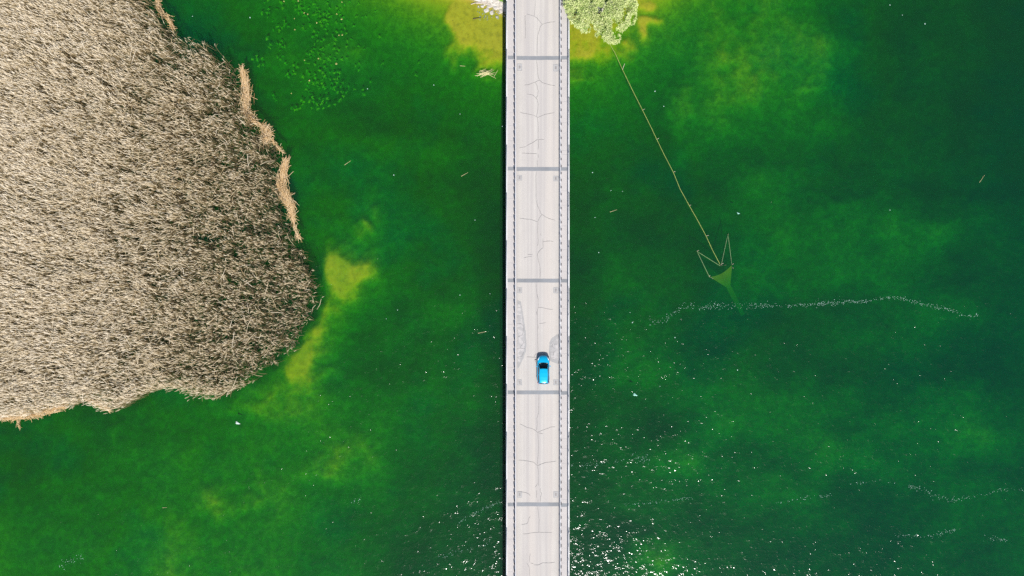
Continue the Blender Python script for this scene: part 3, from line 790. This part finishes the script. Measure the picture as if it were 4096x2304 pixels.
# low near-black stubs, added to paint the shade in gaps between stems
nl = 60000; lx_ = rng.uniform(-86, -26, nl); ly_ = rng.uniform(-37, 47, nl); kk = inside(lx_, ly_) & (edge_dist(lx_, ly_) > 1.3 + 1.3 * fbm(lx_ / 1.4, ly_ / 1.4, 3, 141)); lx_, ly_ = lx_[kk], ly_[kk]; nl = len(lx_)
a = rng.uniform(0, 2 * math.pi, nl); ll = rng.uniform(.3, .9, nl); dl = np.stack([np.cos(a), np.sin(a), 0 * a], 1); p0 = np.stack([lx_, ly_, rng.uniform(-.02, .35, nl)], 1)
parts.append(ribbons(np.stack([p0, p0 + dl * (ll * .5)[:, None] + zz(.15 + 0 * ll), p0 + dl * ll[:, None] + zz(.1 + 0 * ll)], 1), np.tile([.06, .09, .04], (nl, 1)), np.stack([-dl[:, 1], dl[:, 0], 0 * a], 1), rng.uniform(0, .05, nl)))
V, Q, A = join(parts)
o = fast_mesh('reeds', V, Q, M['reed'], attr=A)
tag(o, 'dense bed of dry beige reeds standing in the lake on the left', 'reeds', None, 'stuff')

def bundle(path, n, width, label, L0=1.3, spread=0.25, stray=0.12, z=0.35):
    """flattened dry reeds lying together along a traced path"""
    P = [np.array(at(a, b, z)[:2]) for a, b in path]
    seg = np.array([np.linalg.norm(q - p) for p, q in zip(P, P[1:])]); cum = np.concatenate([[0], np.cumsum(seg)])
    s = rng.uniform(0, cum[-1], n); x = np.interp(s, cum, [p[0] for p in P]); y = np.interp(s, cum, [p[1] for p in P])
    e = 0.4; x2 = np.interp(np.clip(s + e, 0, cum[-1]), cum, [p[0] for p in P]); y2 = np.interp(np.clip(s + e, 0, cum[-1]), cum, [p[1] for p in P])
    x1 = np.interp(np.clip(s - e, 0, cum[-1]), cum, [p[0] for p in P]); y1 = np.interp(np.clip(s - e, 0, cum[-1]), cum, [p[1] for p in P])
    a = np.arctan2(y2 - y1, x2 - x1) + rng.normal(0, spread + .08, n)
    st = rng.random(n) < stray + .1; a = np.where(st, a + rng.normal(0, 1.1, n), a)
    wv = np.sin(np.pi * np.clip(s / cum[-1], .05, .95)) ** .5
    x += rng.normal(0, width / 2.2, n) * wv; y += rng.normal(0, width / 2.2, n) * wv
    ll = rng.uniform(.5, 1.3, n) * L0 * np.where(st, 1.1, 1); dx, dy = np.cos(a), np.sin(a)
    zc = z * rng.uniform(.2, 1.3, n); nrm = rng.normal(0, .06, n) * ll
    o0 = empty('fallen_reeds', (float(np.mean(x)), float(np.mean(y)), 0)); c = np.array(o0.location)
    lp = np.stack([np.stack([x - dx * ll / 2, y - dy * ll / 2, zc], 1), np.stack([x - dy * nrm, y + dx * nrm, zc + .05], 1), np.stack([x + dx * ll / 2, y + dy * ll / 2, zc + rng.normal(0, .08, n)], 1)], 1) - c
    V, Q, A = ribbons(lp, np.tile([.05, .06, .025], (n, 1)), np.stack([-dy, dx, 0 * dx], 1), rng.beta(2, 1.6, n))
    bpy.data.objects.remove(o0)
    o = fast_mesh('fallen_reeds', V, Q, M['straw'], attr=A); o.location = c
    tag(o, label, 'fallen reeds', 'flattened orange reeds along the water edge')
bundle([(625, -15), (632, 30), (650, 60), (672, 72), (690, 110)], 130, .5, 'thin wisp of fallen orange reeds at the top of the reed bed')
bundle([(968, 275), (980, 330), (985, 400), (980, 440), (1000, 470), (1030, 495)], 420, .75, 'tall upright band of flattened orange reeds below the topmost wisp', 1.5, .16)
bundle([(1050, 500), (1068, 540), (1062, 575)], 130, .7, 'star shaped tangle of fallen reeds with long stems over the water', 1.5, .9, .5)
bundle([(1085, 560), (1110, 590), (1135, 612)], 45, .3, 'faint line of loose straws joining two piles of fallen reeds', 1.1, .4)
bundle([(1145, 640), (1130, 690), (1122, 740), (1140, 785), (1165, 830), (1172, 880)], 520, .85, 'largest thick pile of flattened orange reeds on the right side of the reed bed', 1.5, .2)
bundle([(1172, 870), (1182, 920), (1195, 955)], 60, .35, 'narrow tail of straws hanging below the largest fallen pile', 1.2, .3)
bundle([(0, 1672), (60, 1668), (120, 1660), (210, 1638), (260, 1625)], 420, .7, 'long fallen straw fringe on the lower edge of the reed bed at the picture corner', 1.3, .25)
bundle([(62, 1665), (72, 1690), (76, 1712)], 26, .25, 'small forked tuft of straws poking down from the lower reed edge', 1.2, .5)
bundle([(350, 1600), (385, 1610), (440, 1645)], 90, .5, 'short yellowish wisp of fallen reeds on the lower edge notch', 1.0, .4)

# floating straws and debris
def sticks(name, lines, label, cat, m, wd=.05, z=.03, group=None):
    bm = bmesh.new(); pts0 = [at(*p, z) for l_ in lines for p in l_]; c = sum(pts0, Vector()) / len(pts0)
    for l_ in lines:
        P = [at(*p, z) - c for p in l_]
        for k, p in enumerate(P): p.z += 0.02 * (k % 2)
        tube(bm, P, wd / 2, 5, wd / 4)
    o = obj(name, bm, m); o.location = c; tag(o, label, cat, group); return o
M['strawp'] = simple('pale straw', (0.62, 0.56, 0.30), 0.8, 0.2, 4)
ls = []
for i in range(26):
    a = random.gauss(R(-8), .35); L_ = random.uniform(22, 48); cx, cy = 1942 + random.gauss(0, 12), 294 + random.gauss(0, 5)
    ls.append([(cx - math.cos(a) * L_ / 2, cy - math.sin(a) * L_ / 2), (cx + math.cos(a) * L_ / 2, cy + math.sin(a) * L_ / 2)])
ls += [[(1976, 306), (1992, 280)], [(1962, 302), (1984, 314)], [(1925, 285), (1950, 290)]]
sticks('floating_straw', ls, 'raft of pale reed straws floating left of the bridge below the sandbank', 'reed straws', M['strawp'], .06)
GS = 'single reed stems floating on the lake'
for (l_, lab) in (([(1378, 660), (1403, 643)], 'single pale reed stem floating beside the largest fallen reed pile'),
                  ([(1845, 705), (1872, 690)], 'short reed stem floating closest to the bridge, level with the second joint'),
                  ([(2440, 848), (2468, 839)], 'thin pale stem floating between the bridge and the net line'),
                  ([(3918, 730), (3938, 700)], 'slanted reed stem floating far out at the right edge'),
                  ([(1912, 1333), (1946, 1326)], 'pale stem floating left of the bridge, level with the worn road patch'),
                  ([(1840, 263), (1861, 265)], 'small white stem floating above the raft of reed straws'),
                  ([(650, 2031), (668, 2030)], 'small pale stem floating among the glints at lower left')):
    sticks('reed_stem', [l_], lab, 'reed stem', M['strawp'], .06, group=GS)
sticks('driftwood_branch', [[(1884, 17), (1900, 12), (1930, 8), (1952, 12), (1964, 22)], [(1905, 13), (1935, 14), (1958, 18)], [(1940, 9), (1955, 4)]], 'bleached forked driftwood branch lying at the stony bank', 'branch', M['wood'], .12, .12)
sticks('sunken_stick', [[(1892, 76), (1910, 73), (1926, 71)]], 'dark waterlogged stick on the yellow sandbank', 'stick', M['wood_dark'], .14, .02)

# stones and grass on the bank left of the bridge
def stone_mesh(seed):
    bm = bmesh.new(); bmesh.ops.create_icosphere(bm, subdivisions=2, radius=1); r_ = random.Random(seed)
    ph = [r_.uniform(0, 6) for _ in range(6)]
    for v in bm.verts:
        v.co *= 1 + .16 * math.sin(3 * v.co.x + ph[0]) + .14 * math.sin(4 * v.co.y + ph[1]) + .1 * math.sin(5 * v.co.z + ph[2]); v.co.z *= .55; v.co.x *= 1.25
    me = bpy.data.meshes.new('stone'); bm.to_mesh(me); bm.free(); me.materials.append(M['stone']); return me
sm_ = [stone_mesh(i) for i in range(4)]
ST_ = [(1946, 40, .34, 'largest pale stone, half in the water below the driftwood branch'), (1966, 50, .30, 'pale round stone at the water edge right of the largest one'),
       (1990, 68, .24, 'small pale stone in the shallows closest to the bridge shadow'), (1930, 24, .24, 'pale stone just under the left end of the driftwood branch'),
       (1986, 30, .30, 'pale stone in the middle of the white gravel bank'), (2004, 44, .28, 'pale stone on the gravel touching the bridge shadow'), (1957, 26, .22, 'small stone tucked beneath the fork of the driftwood branch')]
def put_stone(o, a, b, s):
    p = at(a, b, .1); hz = float(bed_height(np.array([[p.x]]), np.array([[p.y]]))[0, 0])
    o.location = (p.x, p.y, max(hz, -.12) + s * .1); o.scale = (s, s, s); o.rotation_euler = (0, 0, random.uniform(0, 6))
for i, (a, b, s, lab) in enumerate(ST_):
    o = bpy.data.objects.new('stone', sm_[i % 4]); S.collection.objects.link(o); put_stone(o, a, b, s)
    tag(o, lab, 'stone', 'pale stones on the bank left of the bridge')
bm = bmesh.new()
for i in range(170):
    a = random.uniform(1905, 2022); b = random.uniform(-30, 78) ; p = at(a, b, .05); hz = float(bed_height(np.array([[p.x]]), np.array([[p.y]]))[0, 0])
    if hz < -.16 or hz > .62: continue
    r_ = random.uniform(.05, .16); g = bmesh.ops.create_icosphere(bm, subdivisions=1, radius=r_, matrix=Matrix.Translation((p.x, p.y, hz + r_ * .2)))
    for v in g['verts']: v.co.z = hz + r_ * .2 + (v.co.z - hz - r_ * .2) * .6; v.co.x += random.uniform(-.2, .2) * r_
tag(obj('gravel', bm, M['stone']), 'pale rubble and gravel covering the bank left of the bridge', 'gravel', None, 'stuff')
ng = 5200
xg = rng.uniform(-6.5, 18, ng); yg = rng.uniform(42.6, 50, ng); hg = bed_height(xg, yg)
k = (hg > .52) & ((xg < -1.2) | (xg > 8.8)); xg, yg, hg = xg[k], yg[k], hg[k]; n = len(xg); a = rng.uniform(0, 6.28, n); dl = np.stack([np.cos(a), np.sin(a), 0 * a], 1)
p0 = np.stack([xg, yg, hg], 1); hh = rng.uniform(.15, .4, n)
V, Q, A = ribbons(np.stack([p0, p0 + dl * (hh * .3)[:, None] + zz(hh * .8), p0 + dl * hh[:, None] + zz(hh * .7)], 1), np.tile([.06, .07, .02], (n, 1)), np.stack([-dl[:, 1], dl[:, 0], 0 * a], 1), rng.random(n))
tag(fast_mesh('grass', V, Q, M['grass'], attr=A), 'bright green grass on the bank beside the bridge end', 'grass', None, 'stuff')

# ------------------------------------------------------------------ tree leaning over the bridge end
tc = at(2412, -95, 0); tree = empty('tree', (tc.x, tc.y, 1.0))
tag(tree, 'pale yellow green leafy tree overhanging the right side of the bridge and the water', 'tree')
ZC = 5.2
LOBES = [(2300, 15, 46, 5.4), (2320, 62, 44, 5.2), (2352, 92, 36, 4.9), (2300, 66, 26, 4.6), (2316, 96, 18, 4.3), (2340, 112, 20, 4.1), (2366, 20, 60, 6.2), (2400, 62, 44, 5.8), (2396, 110, 17, 4.4), (2394, 138, 11, 3.9), (2396, 152, 7, 3.7), (2430, 100, 46, 5.4), (2442, 136, 34, 4.8), (2458, 152, 22, 4.4),
         (2462, 60, 50, 6.0), (2492, 86, 28, 5.2), (2484, 108, 18, 4.8), (2500, 30, 46, 6.0), (2522, 66, 24, 5.2), (2527, 84, 14, 4.8), (2524, 20, 24, 5.4), (2440, 5, 70, 6.8), (2340, -50, 80, 7.0), (2430, -80, 90, 8.0), (2510, -60, 70, 6.8), (2380, -140, 90, 7.2), (2470, -160, 80, 7.0), (2290, -60, 50, 5.6), (2552, -120, 50, 5.6)]
cc = []
for (a, b, r_, zc) in LOBES:
    c = at(a, b, zc) ; rr = r_ * (CAM_H - zc) / FPX
    cc.append((np.array(c), rr))
parts = []
for (c, rr) in cc:
    n = int(900 * rr ** 1.8) + 60
    u = rng.normal(size=(n, 3)); u /= np.linalg.norm(u, axis=1)[:, None]
    u[:, 2] = np.where(rng.random(n) < .75, np.abs(u[:, 2]), u[:, 2])
    rad = rr * rng.uniform(.72, 1.04, n) * (1 + .16 * fbm(u[:, 0] * 3 + c[0], u[:, 1] * 3 + c[1], 2, 7))
    p = c + u * rad[:, None] * np.array([1, 1, .75])
    dv = u + rng.normal(0, .5, (n, 3)); dv[:, 2] = dv[:, 2] * .5 + .1; dv /= np.linalg.norm(dv, axis=1)[:, None]
    sdv = np.cross(dv, rng.normal(size=(n, 3)) * .5 + np.array([0, 0, 1.0])); sdv /= np.linalg.norm(sdv, axis=1)[:, None]
    ll = rng.uniform(.12, .30, n)[:, None]
    P = np.stack([p, p + dv * ll * .55 + np.array([0, 0, .02]), p + dv * ll], 1)
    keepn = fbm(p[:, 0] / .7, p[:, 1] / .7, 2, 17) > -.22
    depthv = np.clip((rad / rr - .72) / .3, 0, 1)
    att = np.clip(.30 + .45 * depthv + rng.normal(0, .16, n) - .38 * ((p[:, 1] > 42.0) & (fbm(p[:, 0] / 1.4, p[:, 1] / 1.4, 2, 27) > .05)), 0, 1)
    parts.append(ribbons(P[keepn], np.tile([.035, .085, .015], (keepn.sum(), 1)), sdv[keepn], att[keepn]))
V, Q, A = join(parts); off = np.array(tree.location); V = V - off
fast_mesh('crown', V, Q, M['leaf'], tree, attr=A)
bm = bmesh.new(); tube(bm, [(0, 0, -1), (.1, -.1, 1.5), (.3, -.4, 3.0), (.3, -.6, 4.8)], .42, 10, .16)
obj('trunk', bm, M['bark'], tree, True)
for i, (c, rr) in enumerate(cc[:24]):
    if rr < 1.0: continue
    e = Vector(c - off); s0 = Vector((.25, -.35, 2.2 + .1 * (i % 9)))
    bm = bmesh.new(); tube(bm, [s0, s0.lerp(e, .5) + Vector((0, 0, .5)), e], .12, 6, .03); obj('limb', bm, M['bark'], tree, True)

# ------------------------------------------------------------------ fishing net with leader
net = empty('fishing_net', at(2882, 1060, 0)); tag(net, 'submerged fish trap net with a long leader line running down from the tree', 'fishing net')
NO = net.location
def curtain(name, pts, depth, m, parent=net, taper=None):
    V, Q = [], []
    P = []
    for a, b in zip(pts, pts[1:]):
        a = Vector(a); b = Vector(b); n = 14
        for i in range(n): P.append(a.lerp(b, i / n) + Vector((random.uniform(-1, 1), 0)))
    P.append(Vector(pts[-1])); nz = 5
    for i, p in enumerate(P):
        sag = 2.0 * math.sin(i * .45)
        for k in range(nz):
            q = at(p.x + sag * k / nz * .4, p.y, 0) - NO; V.append((q.x, q.y, .015 - depth * k / (nz - 1)))
    for i in range(len(P) - 1):
        for k in range(nz - 1): b = i * nz + k; Q.append((b, b + 1, b + nz + 1, b + nz))
    return fast_mesh(name, V, Q, m, parent)
def ropeline(name, pts, rad=.03, m=None):
    bm = bmesh.new(); P = []
    for a, b in zip(pts, pts[1:]):
        a = Vector(a); b = Vector(b)
        for i in range(8): P.append(at(*(a.lerp(b, i / 8)), .02) - NO)
    P.append(at(*pts[-1], .02) - NO); tube(bm, P, rad, 5); return obj(name, bm, m or M['rope'], net)
LEAD = [(2437, 172), (2460, 212), (2490, 278), (2532, 365), (2570, 440), (2600, 500), (2627, 557), (2655, 615), (2693, 688), (2720, 755), (2757, 822), (2790, 880), (2824, 943), (2850, 1000), (2880, 1057)]
curtain('leader', LEAD, 1.1, M['net_dense']); ropeline('float_rope', LEAD, .024)
W1 = [(2880, 1063), (2788, 1005), (2838, 1108)]; W2 = [(2886, 1056), (2912, 937), (2927, 1056)]
M['rope2'] = simple('greenish rope', (0.30, 0.45, 0.22), 0.8, 0.2, 5)
for W2_ in (W1, W2): curtain('wing', W2_, .6, M['net']); ropeline('wing_rope', W2_, .022, M['rope2'])
# funnel: open mouth between the two lower stakes tapering to a tail that sinks
bm = bmesh.new(); prev = None
ML, MR = Vector((2840, 1108)), Vector((2928, 1060))
for i in range(17):
    tt = i / 16
    cL = Vector((2840, 1108)).lerp(Vector((2914, 1152)), min(1, tt * 1.9)); cR = Vector((2928, 1060)).lerp(Vector((2926, 1145)), min(1, tt * 1.9))
    if tt > .53:
        u = (tt - .53) / .47; e = Vector((2985, 1262)); off_ = Vector((9, -5)) * (1 - .2 * u); c = Vector((2920, 1148)).lerp(e, u); cL = c - off_; cR = c + off_
    zt = -.04 - .7 * tt - .7 * tt * tt; row = []
    for k in range(9):
        s = k / 8; q = cL.lerp(cR, s); bow = (10 * math.sin(math.pi * s)) * (1 - tt) * (1 if tt < .5 else 0)
        zc = zt - .10 * math.sin(math.pi * s) * (1 - tt)
        p = at(q.x + bow * .35, q.y + bow, 0) - NO; row.append(bm.verts.new((p.x, p.y, zc)))
    if prev:
        for k in range(8): bm.faces.new((prev[k], prev[k + 1], row[k + 1], row[k]))
    prev = row
obj('funnel', bm, M['net_dense'], net, True)
bm = bmesh.new(); box(bm, 0, 1, 0, 1, 0, 1); bm.free()
for (a, b, dx, dy, h) in ((2490, 278, .10, .45, 1.3), (2570, 440, .2, 0, .6), (2627, 557, .18, .02, .6), (2693, 688, .15, -.02, .6), (2757, 822, .1, 0, .5), (2824, 943, .2, 0, .7), (2880, 1062, .85, .08, .3), (2884, 1058, .18, .2, .6),
                          (2788, 1005, .05, .1, .7), (2912, 937, -.2, -.05, .8), (2928, 1058, .0, .1, .8), (2929, 1068, 0, -.2, .5), (2840, 1108, .3, -.25, .6), (2838, 1106, -.1, .15, .5)):
    p = at(a, b, 0) - NO; bm = bmesh.new(); tube(bm, [(p.x, p.y, -2.0), (p.x, p.y, .0), (p.x + dx, p.y + dy, h)], .03, 6, .025); obj('stake', bm, M['stake'], net, True)

# ------------------------------------------------------------------ floating foam and modelled sun glints, lilies, submerged weed
FL = [([(2600, 1292), (2660, 1280), (2705, 1245), (2735, 1226), (2800, 1228), (2870, 1225), (2990, 1225), (3080, 1222)], 12, 330),
      ([(3080, 1222), (3150, 1222), (3250, 1218), (3300, 1214), (3400, 1205), (3470, 1208), (3500, 1196), (3560, 1190), (3620, 1196), (3690, 1217), (3800, 1240), (3890, 1268), (3912, 1258)], 7, 520),
      ([(3250, 1215), (3400, 1205)], 12, 90),
      ([(3630, 1945), (3700, 1962), (3760, 1990), (3820, 2000)], 11, 120), ([(3820, 2000), (3950, 1975), (4010, 1958), (4100, 1960)], 7, 80), ([(3200, 1995), (3330, 1980)], 7, 50), ([(3100, 2010), (3200, 1998)], 4, 18),  # from here on: ripple glints of the sun, laid as pale specks
      ([(3390, 1935), (3500, 1925), (3600, 1935)], 5, 34), ([(3580, 2142), (3700, 2146), (3830, 2118)], 10, 110), ([(3940, 2152), (4035, 2160)], 9, 50),
      ([(2500, 2020), (2620, 2010), (2770, 1992)], 6, 110), ([(2285, 1865), (2430, 1850), (2520, 1840)], 7, 80), ([(2540, 1830), (2600, 1840)], 20, 70),
      ([(1830, 2092), (1900, 2055), (2012, 2000)], 7, 110), ([(1750, 2230), (1900, 2190), (1960, 2170)], 8, 60), ([(240, 2260), (330, 2230)], 16, 60), ([(1400, 2010), (1450, 1995)], 10, 20)]
V, Q = [], []
def speck(x, y, r, ar, rot):
    n0 = len(V); ca, sa = math.cos(rot), math.sin(rot)
    for zz_, k in ((.004, 1.0), (.03, .55)):
        for i in range(4):
            t_ = i * math.pi / 2 + .4; u, q = math.cos(t_) * r * k * ar, math.sin(t_) * r * k
            V.append((x + u * ca - q * sa, y + u * sa + q * ca, zz_))
    for i in range(4): Q.append((n0 + i, n0 + (i + 1) % 4, n0 + 4 + (i + 1) % 4, n0 + 4 + i))
    Q.append((n0 + 4, n0 + 5, n0 + 6, n0 + 7))
for path, wd, n in FL:
    P = [Vector(p) for p in path]; seg = [(b - a).length for a, b in zip(P, P[1:])]
    for _ in range(int(n * .62)):
        s = random.uniform(0, sum(seg)); i = 0
        while i < len(seg) - 1 and s > seg[i]: s -= seg[i]; i += 1
        q = P[i].lerp(P[i + 1], min(1, s / seg[i])); p = at(q.x + random.gauss(0, wd * .5), q.y + random.gauss(0, wd * .62))
        speck(p.x, p.y, random.uniform(.016, .044), random.uniform(1, 1.9), random.uniform(-.5, 1.0))
def blob(name, px, py, rx_, ry_, rot, label, m):
    bm = bmesh.new(); bmesh.ops.create_icosphere(bm, subdivisions=3, radius=1)
    for v in bm.verts:
        a = math.atan2(v.co.y, v.co.x); k = 1 + .28 * math.sin(3 * a + px) + .15 * math.sin(7 * a)
        v.co = Vector((v.co.x * rx_ * k, v.co.y * ry_ * k, v.co.z * .06))
    o = obj(name, bm, m, smooth=True); o.location = at(px, py, .01); o.rotation_euler = (0, 0, rot); tag(o, label, 'foam clump', 'whitish clumps floating on the lake')
M['clump'] = simple('off white floating clump', (0.55, 0.66, 0.60), 0.6, 0.25, 6)
M['clump2'] = simple('teal white floating clump', (0.28, 0.58, 0.48), 0.6, 0.3, 6)
blob('foam_clump', 950, 1692, .34, .18, R(-22), 'whitish clump floating below the lower edge of the reed bed', M['clump'])
blob('foam_clump', 2540, 1579, .32, .18, R(-22), 'pale teal clump floating right of the bridge beyond the blue car', M['clump2'])
blob('foam_clump', 2953, 853, .22, .1, R(-25), 'small greenish white clump floating above the fish trap', M['clump2'])

# scattered sun glitter far from the glint path, made as pale flecks
FK = [(1840, 456), (2444, 762), (2655, 425), (2620, 365), (2370, 690), (2490, 765), (1735, 340), (1470, 355), (2700, 1350), (2640, 1545), (1590, 1240), (1545, 1275), (2950, 1480), (3560, 840), (2010, 505), (2380, 870), (2395, 1010), (2520, 1250), (2870, 1220), (2530, 1290), (1900, 880), (3610, 60), (3700, 95), (3560, 20), (1575, 700), (1840, 1180), (1960, 1175), (1000, 70), (770, 65)]
for (a, b) in FK:
    p = at(a, b); speck(p.x, p.y, random.uniform(.05, .085), random.uniform(1, 1.6), random.uniform(0, 3))
o = fast_mesh('foam_and_glints', V, Q, M['foam']); tag(o, 'thin drifting lines of white foam and painted sun-glint flecks on the lake surface', 'foam', None, 'stuff')

# lily pads
LP = [(1193, 5, 'lily pad at the top picture edge, left one of two'), (1368, 8, 'lily pad at the top picture edge, right one of two, nearest open water'), (1217, 52, 'lily pad left half of a touching pair under the top edge'), (1231, 57, 'lily pad right half of a touching pair under the top edge'),
      (1178, 75, 'large brownish lily pad left of the touching pair'), (1266, 91, 'lily pad alone in the middle of the upper lily patch'), (1347, 56, 'slim lily pad at the upper right of the lily patch'), (1366, 76, 'brownish lily pad below the slim one at the right of the patch'),
      (1179, 119, 'small lily pad below the large brownish one'), (1356, 142, 'left pad of the bright round pair of lily pads'), (1369, 139, 'right pad of the bright round pair of lily pads'), (1274, 235, 'bright lily pad midway down the lily patch'),
      (1345, 255, 'bright lily pad at the lower right corner of the lily patch'), (1218, 240, 'small lily pad left of the bright midway one'), (1237, 322, 'yellowish lily pad near the bottom of the lily patch'), (1135, 6, 'lily pad nearest the reeds at the top edge'), (1165, 374, 'lowest lily pad of all, beside the long loose stems')]
bm = bmesh.new(); c0 = bm.verts.new((0, 0, .01)); ring = [bm.verts.new((math.cos(a) * (1 + .05 * math.sin(5 * a)), math.sin(a), .0)) for a in np.linspace(.2, 2 * math.pi - .2, 16)]
for a, b in zip(ring, ring[1:]): bm.faces.new((c0, a, b))
bmesh.ops.solidify(bm, geom=bm.faces[:], thickness=.02)
lm = bpy.data.meshes.new('lily_pad'); bm.to_mesh(lm); bm.free(); lm.materials.append(M['lily'])
for i, (a, b, lab) in enumerate(LP):
    o = bpy.data.objects.new('lily_pad', lm); S.collection.objects.link(o); o.location = at(a, b, .012); s = random.uniform(.08, .15); o.scale = (s, s, 1); o.rotation_euler = (0, 0, random.uniform(0, 6))
    tag(o, lab, 'lily pad', 'lily pads near the top of the picture')
# submerged weed rosettes
parts = []
nr = 420
cx = rng.normal(1235, 105, nr); cy = rng.uniform(-20, 440, nr)
kk = (fbm(cx / 90, cy / 90, 2, 131) > -.25) & (cx > 850 + cy * .62); cx, cy = cx[kk], cy[kk]
for a, b in zip(cx, cy):
    zc = -rng.uniform(.5, 1.1); p = at(a, b, zc); n = rng.integers(5, 10); an = rng.uniform(0, 6.28, n); dl = np.stack([np.cos(an), np.sin(an), 0 * an], 1); ll = rng.uniform(.15, .38, n)
    p0 = np.tile(np.array(p), (n, 1))
    parts.append(ribbons(np.stack([p0, p0 + dl * (ll * .5)[:, None] + zz(.05 + 0 * ll), p0 + dl * ll[:, None] - zz(.05 + 0 * ll)], 1), np.tile([.04, .09, .02], (n, 1)), np.stack([-dl[:, 1], dl[:, 0], 0 * an], 1), rng.random(n)))
V, Q, A = join(parts)
tag(fast_mesh('water_weed', V, Q, M['weed'], attr=A), 'bright green weed rosettes under the surface beside the upper reed bed', 'water weed', None, 'stuff')
print('reeds', N, 'quads total', sum(len(o.data.polygons) for o in S.objects if o.type == 'MESH'))
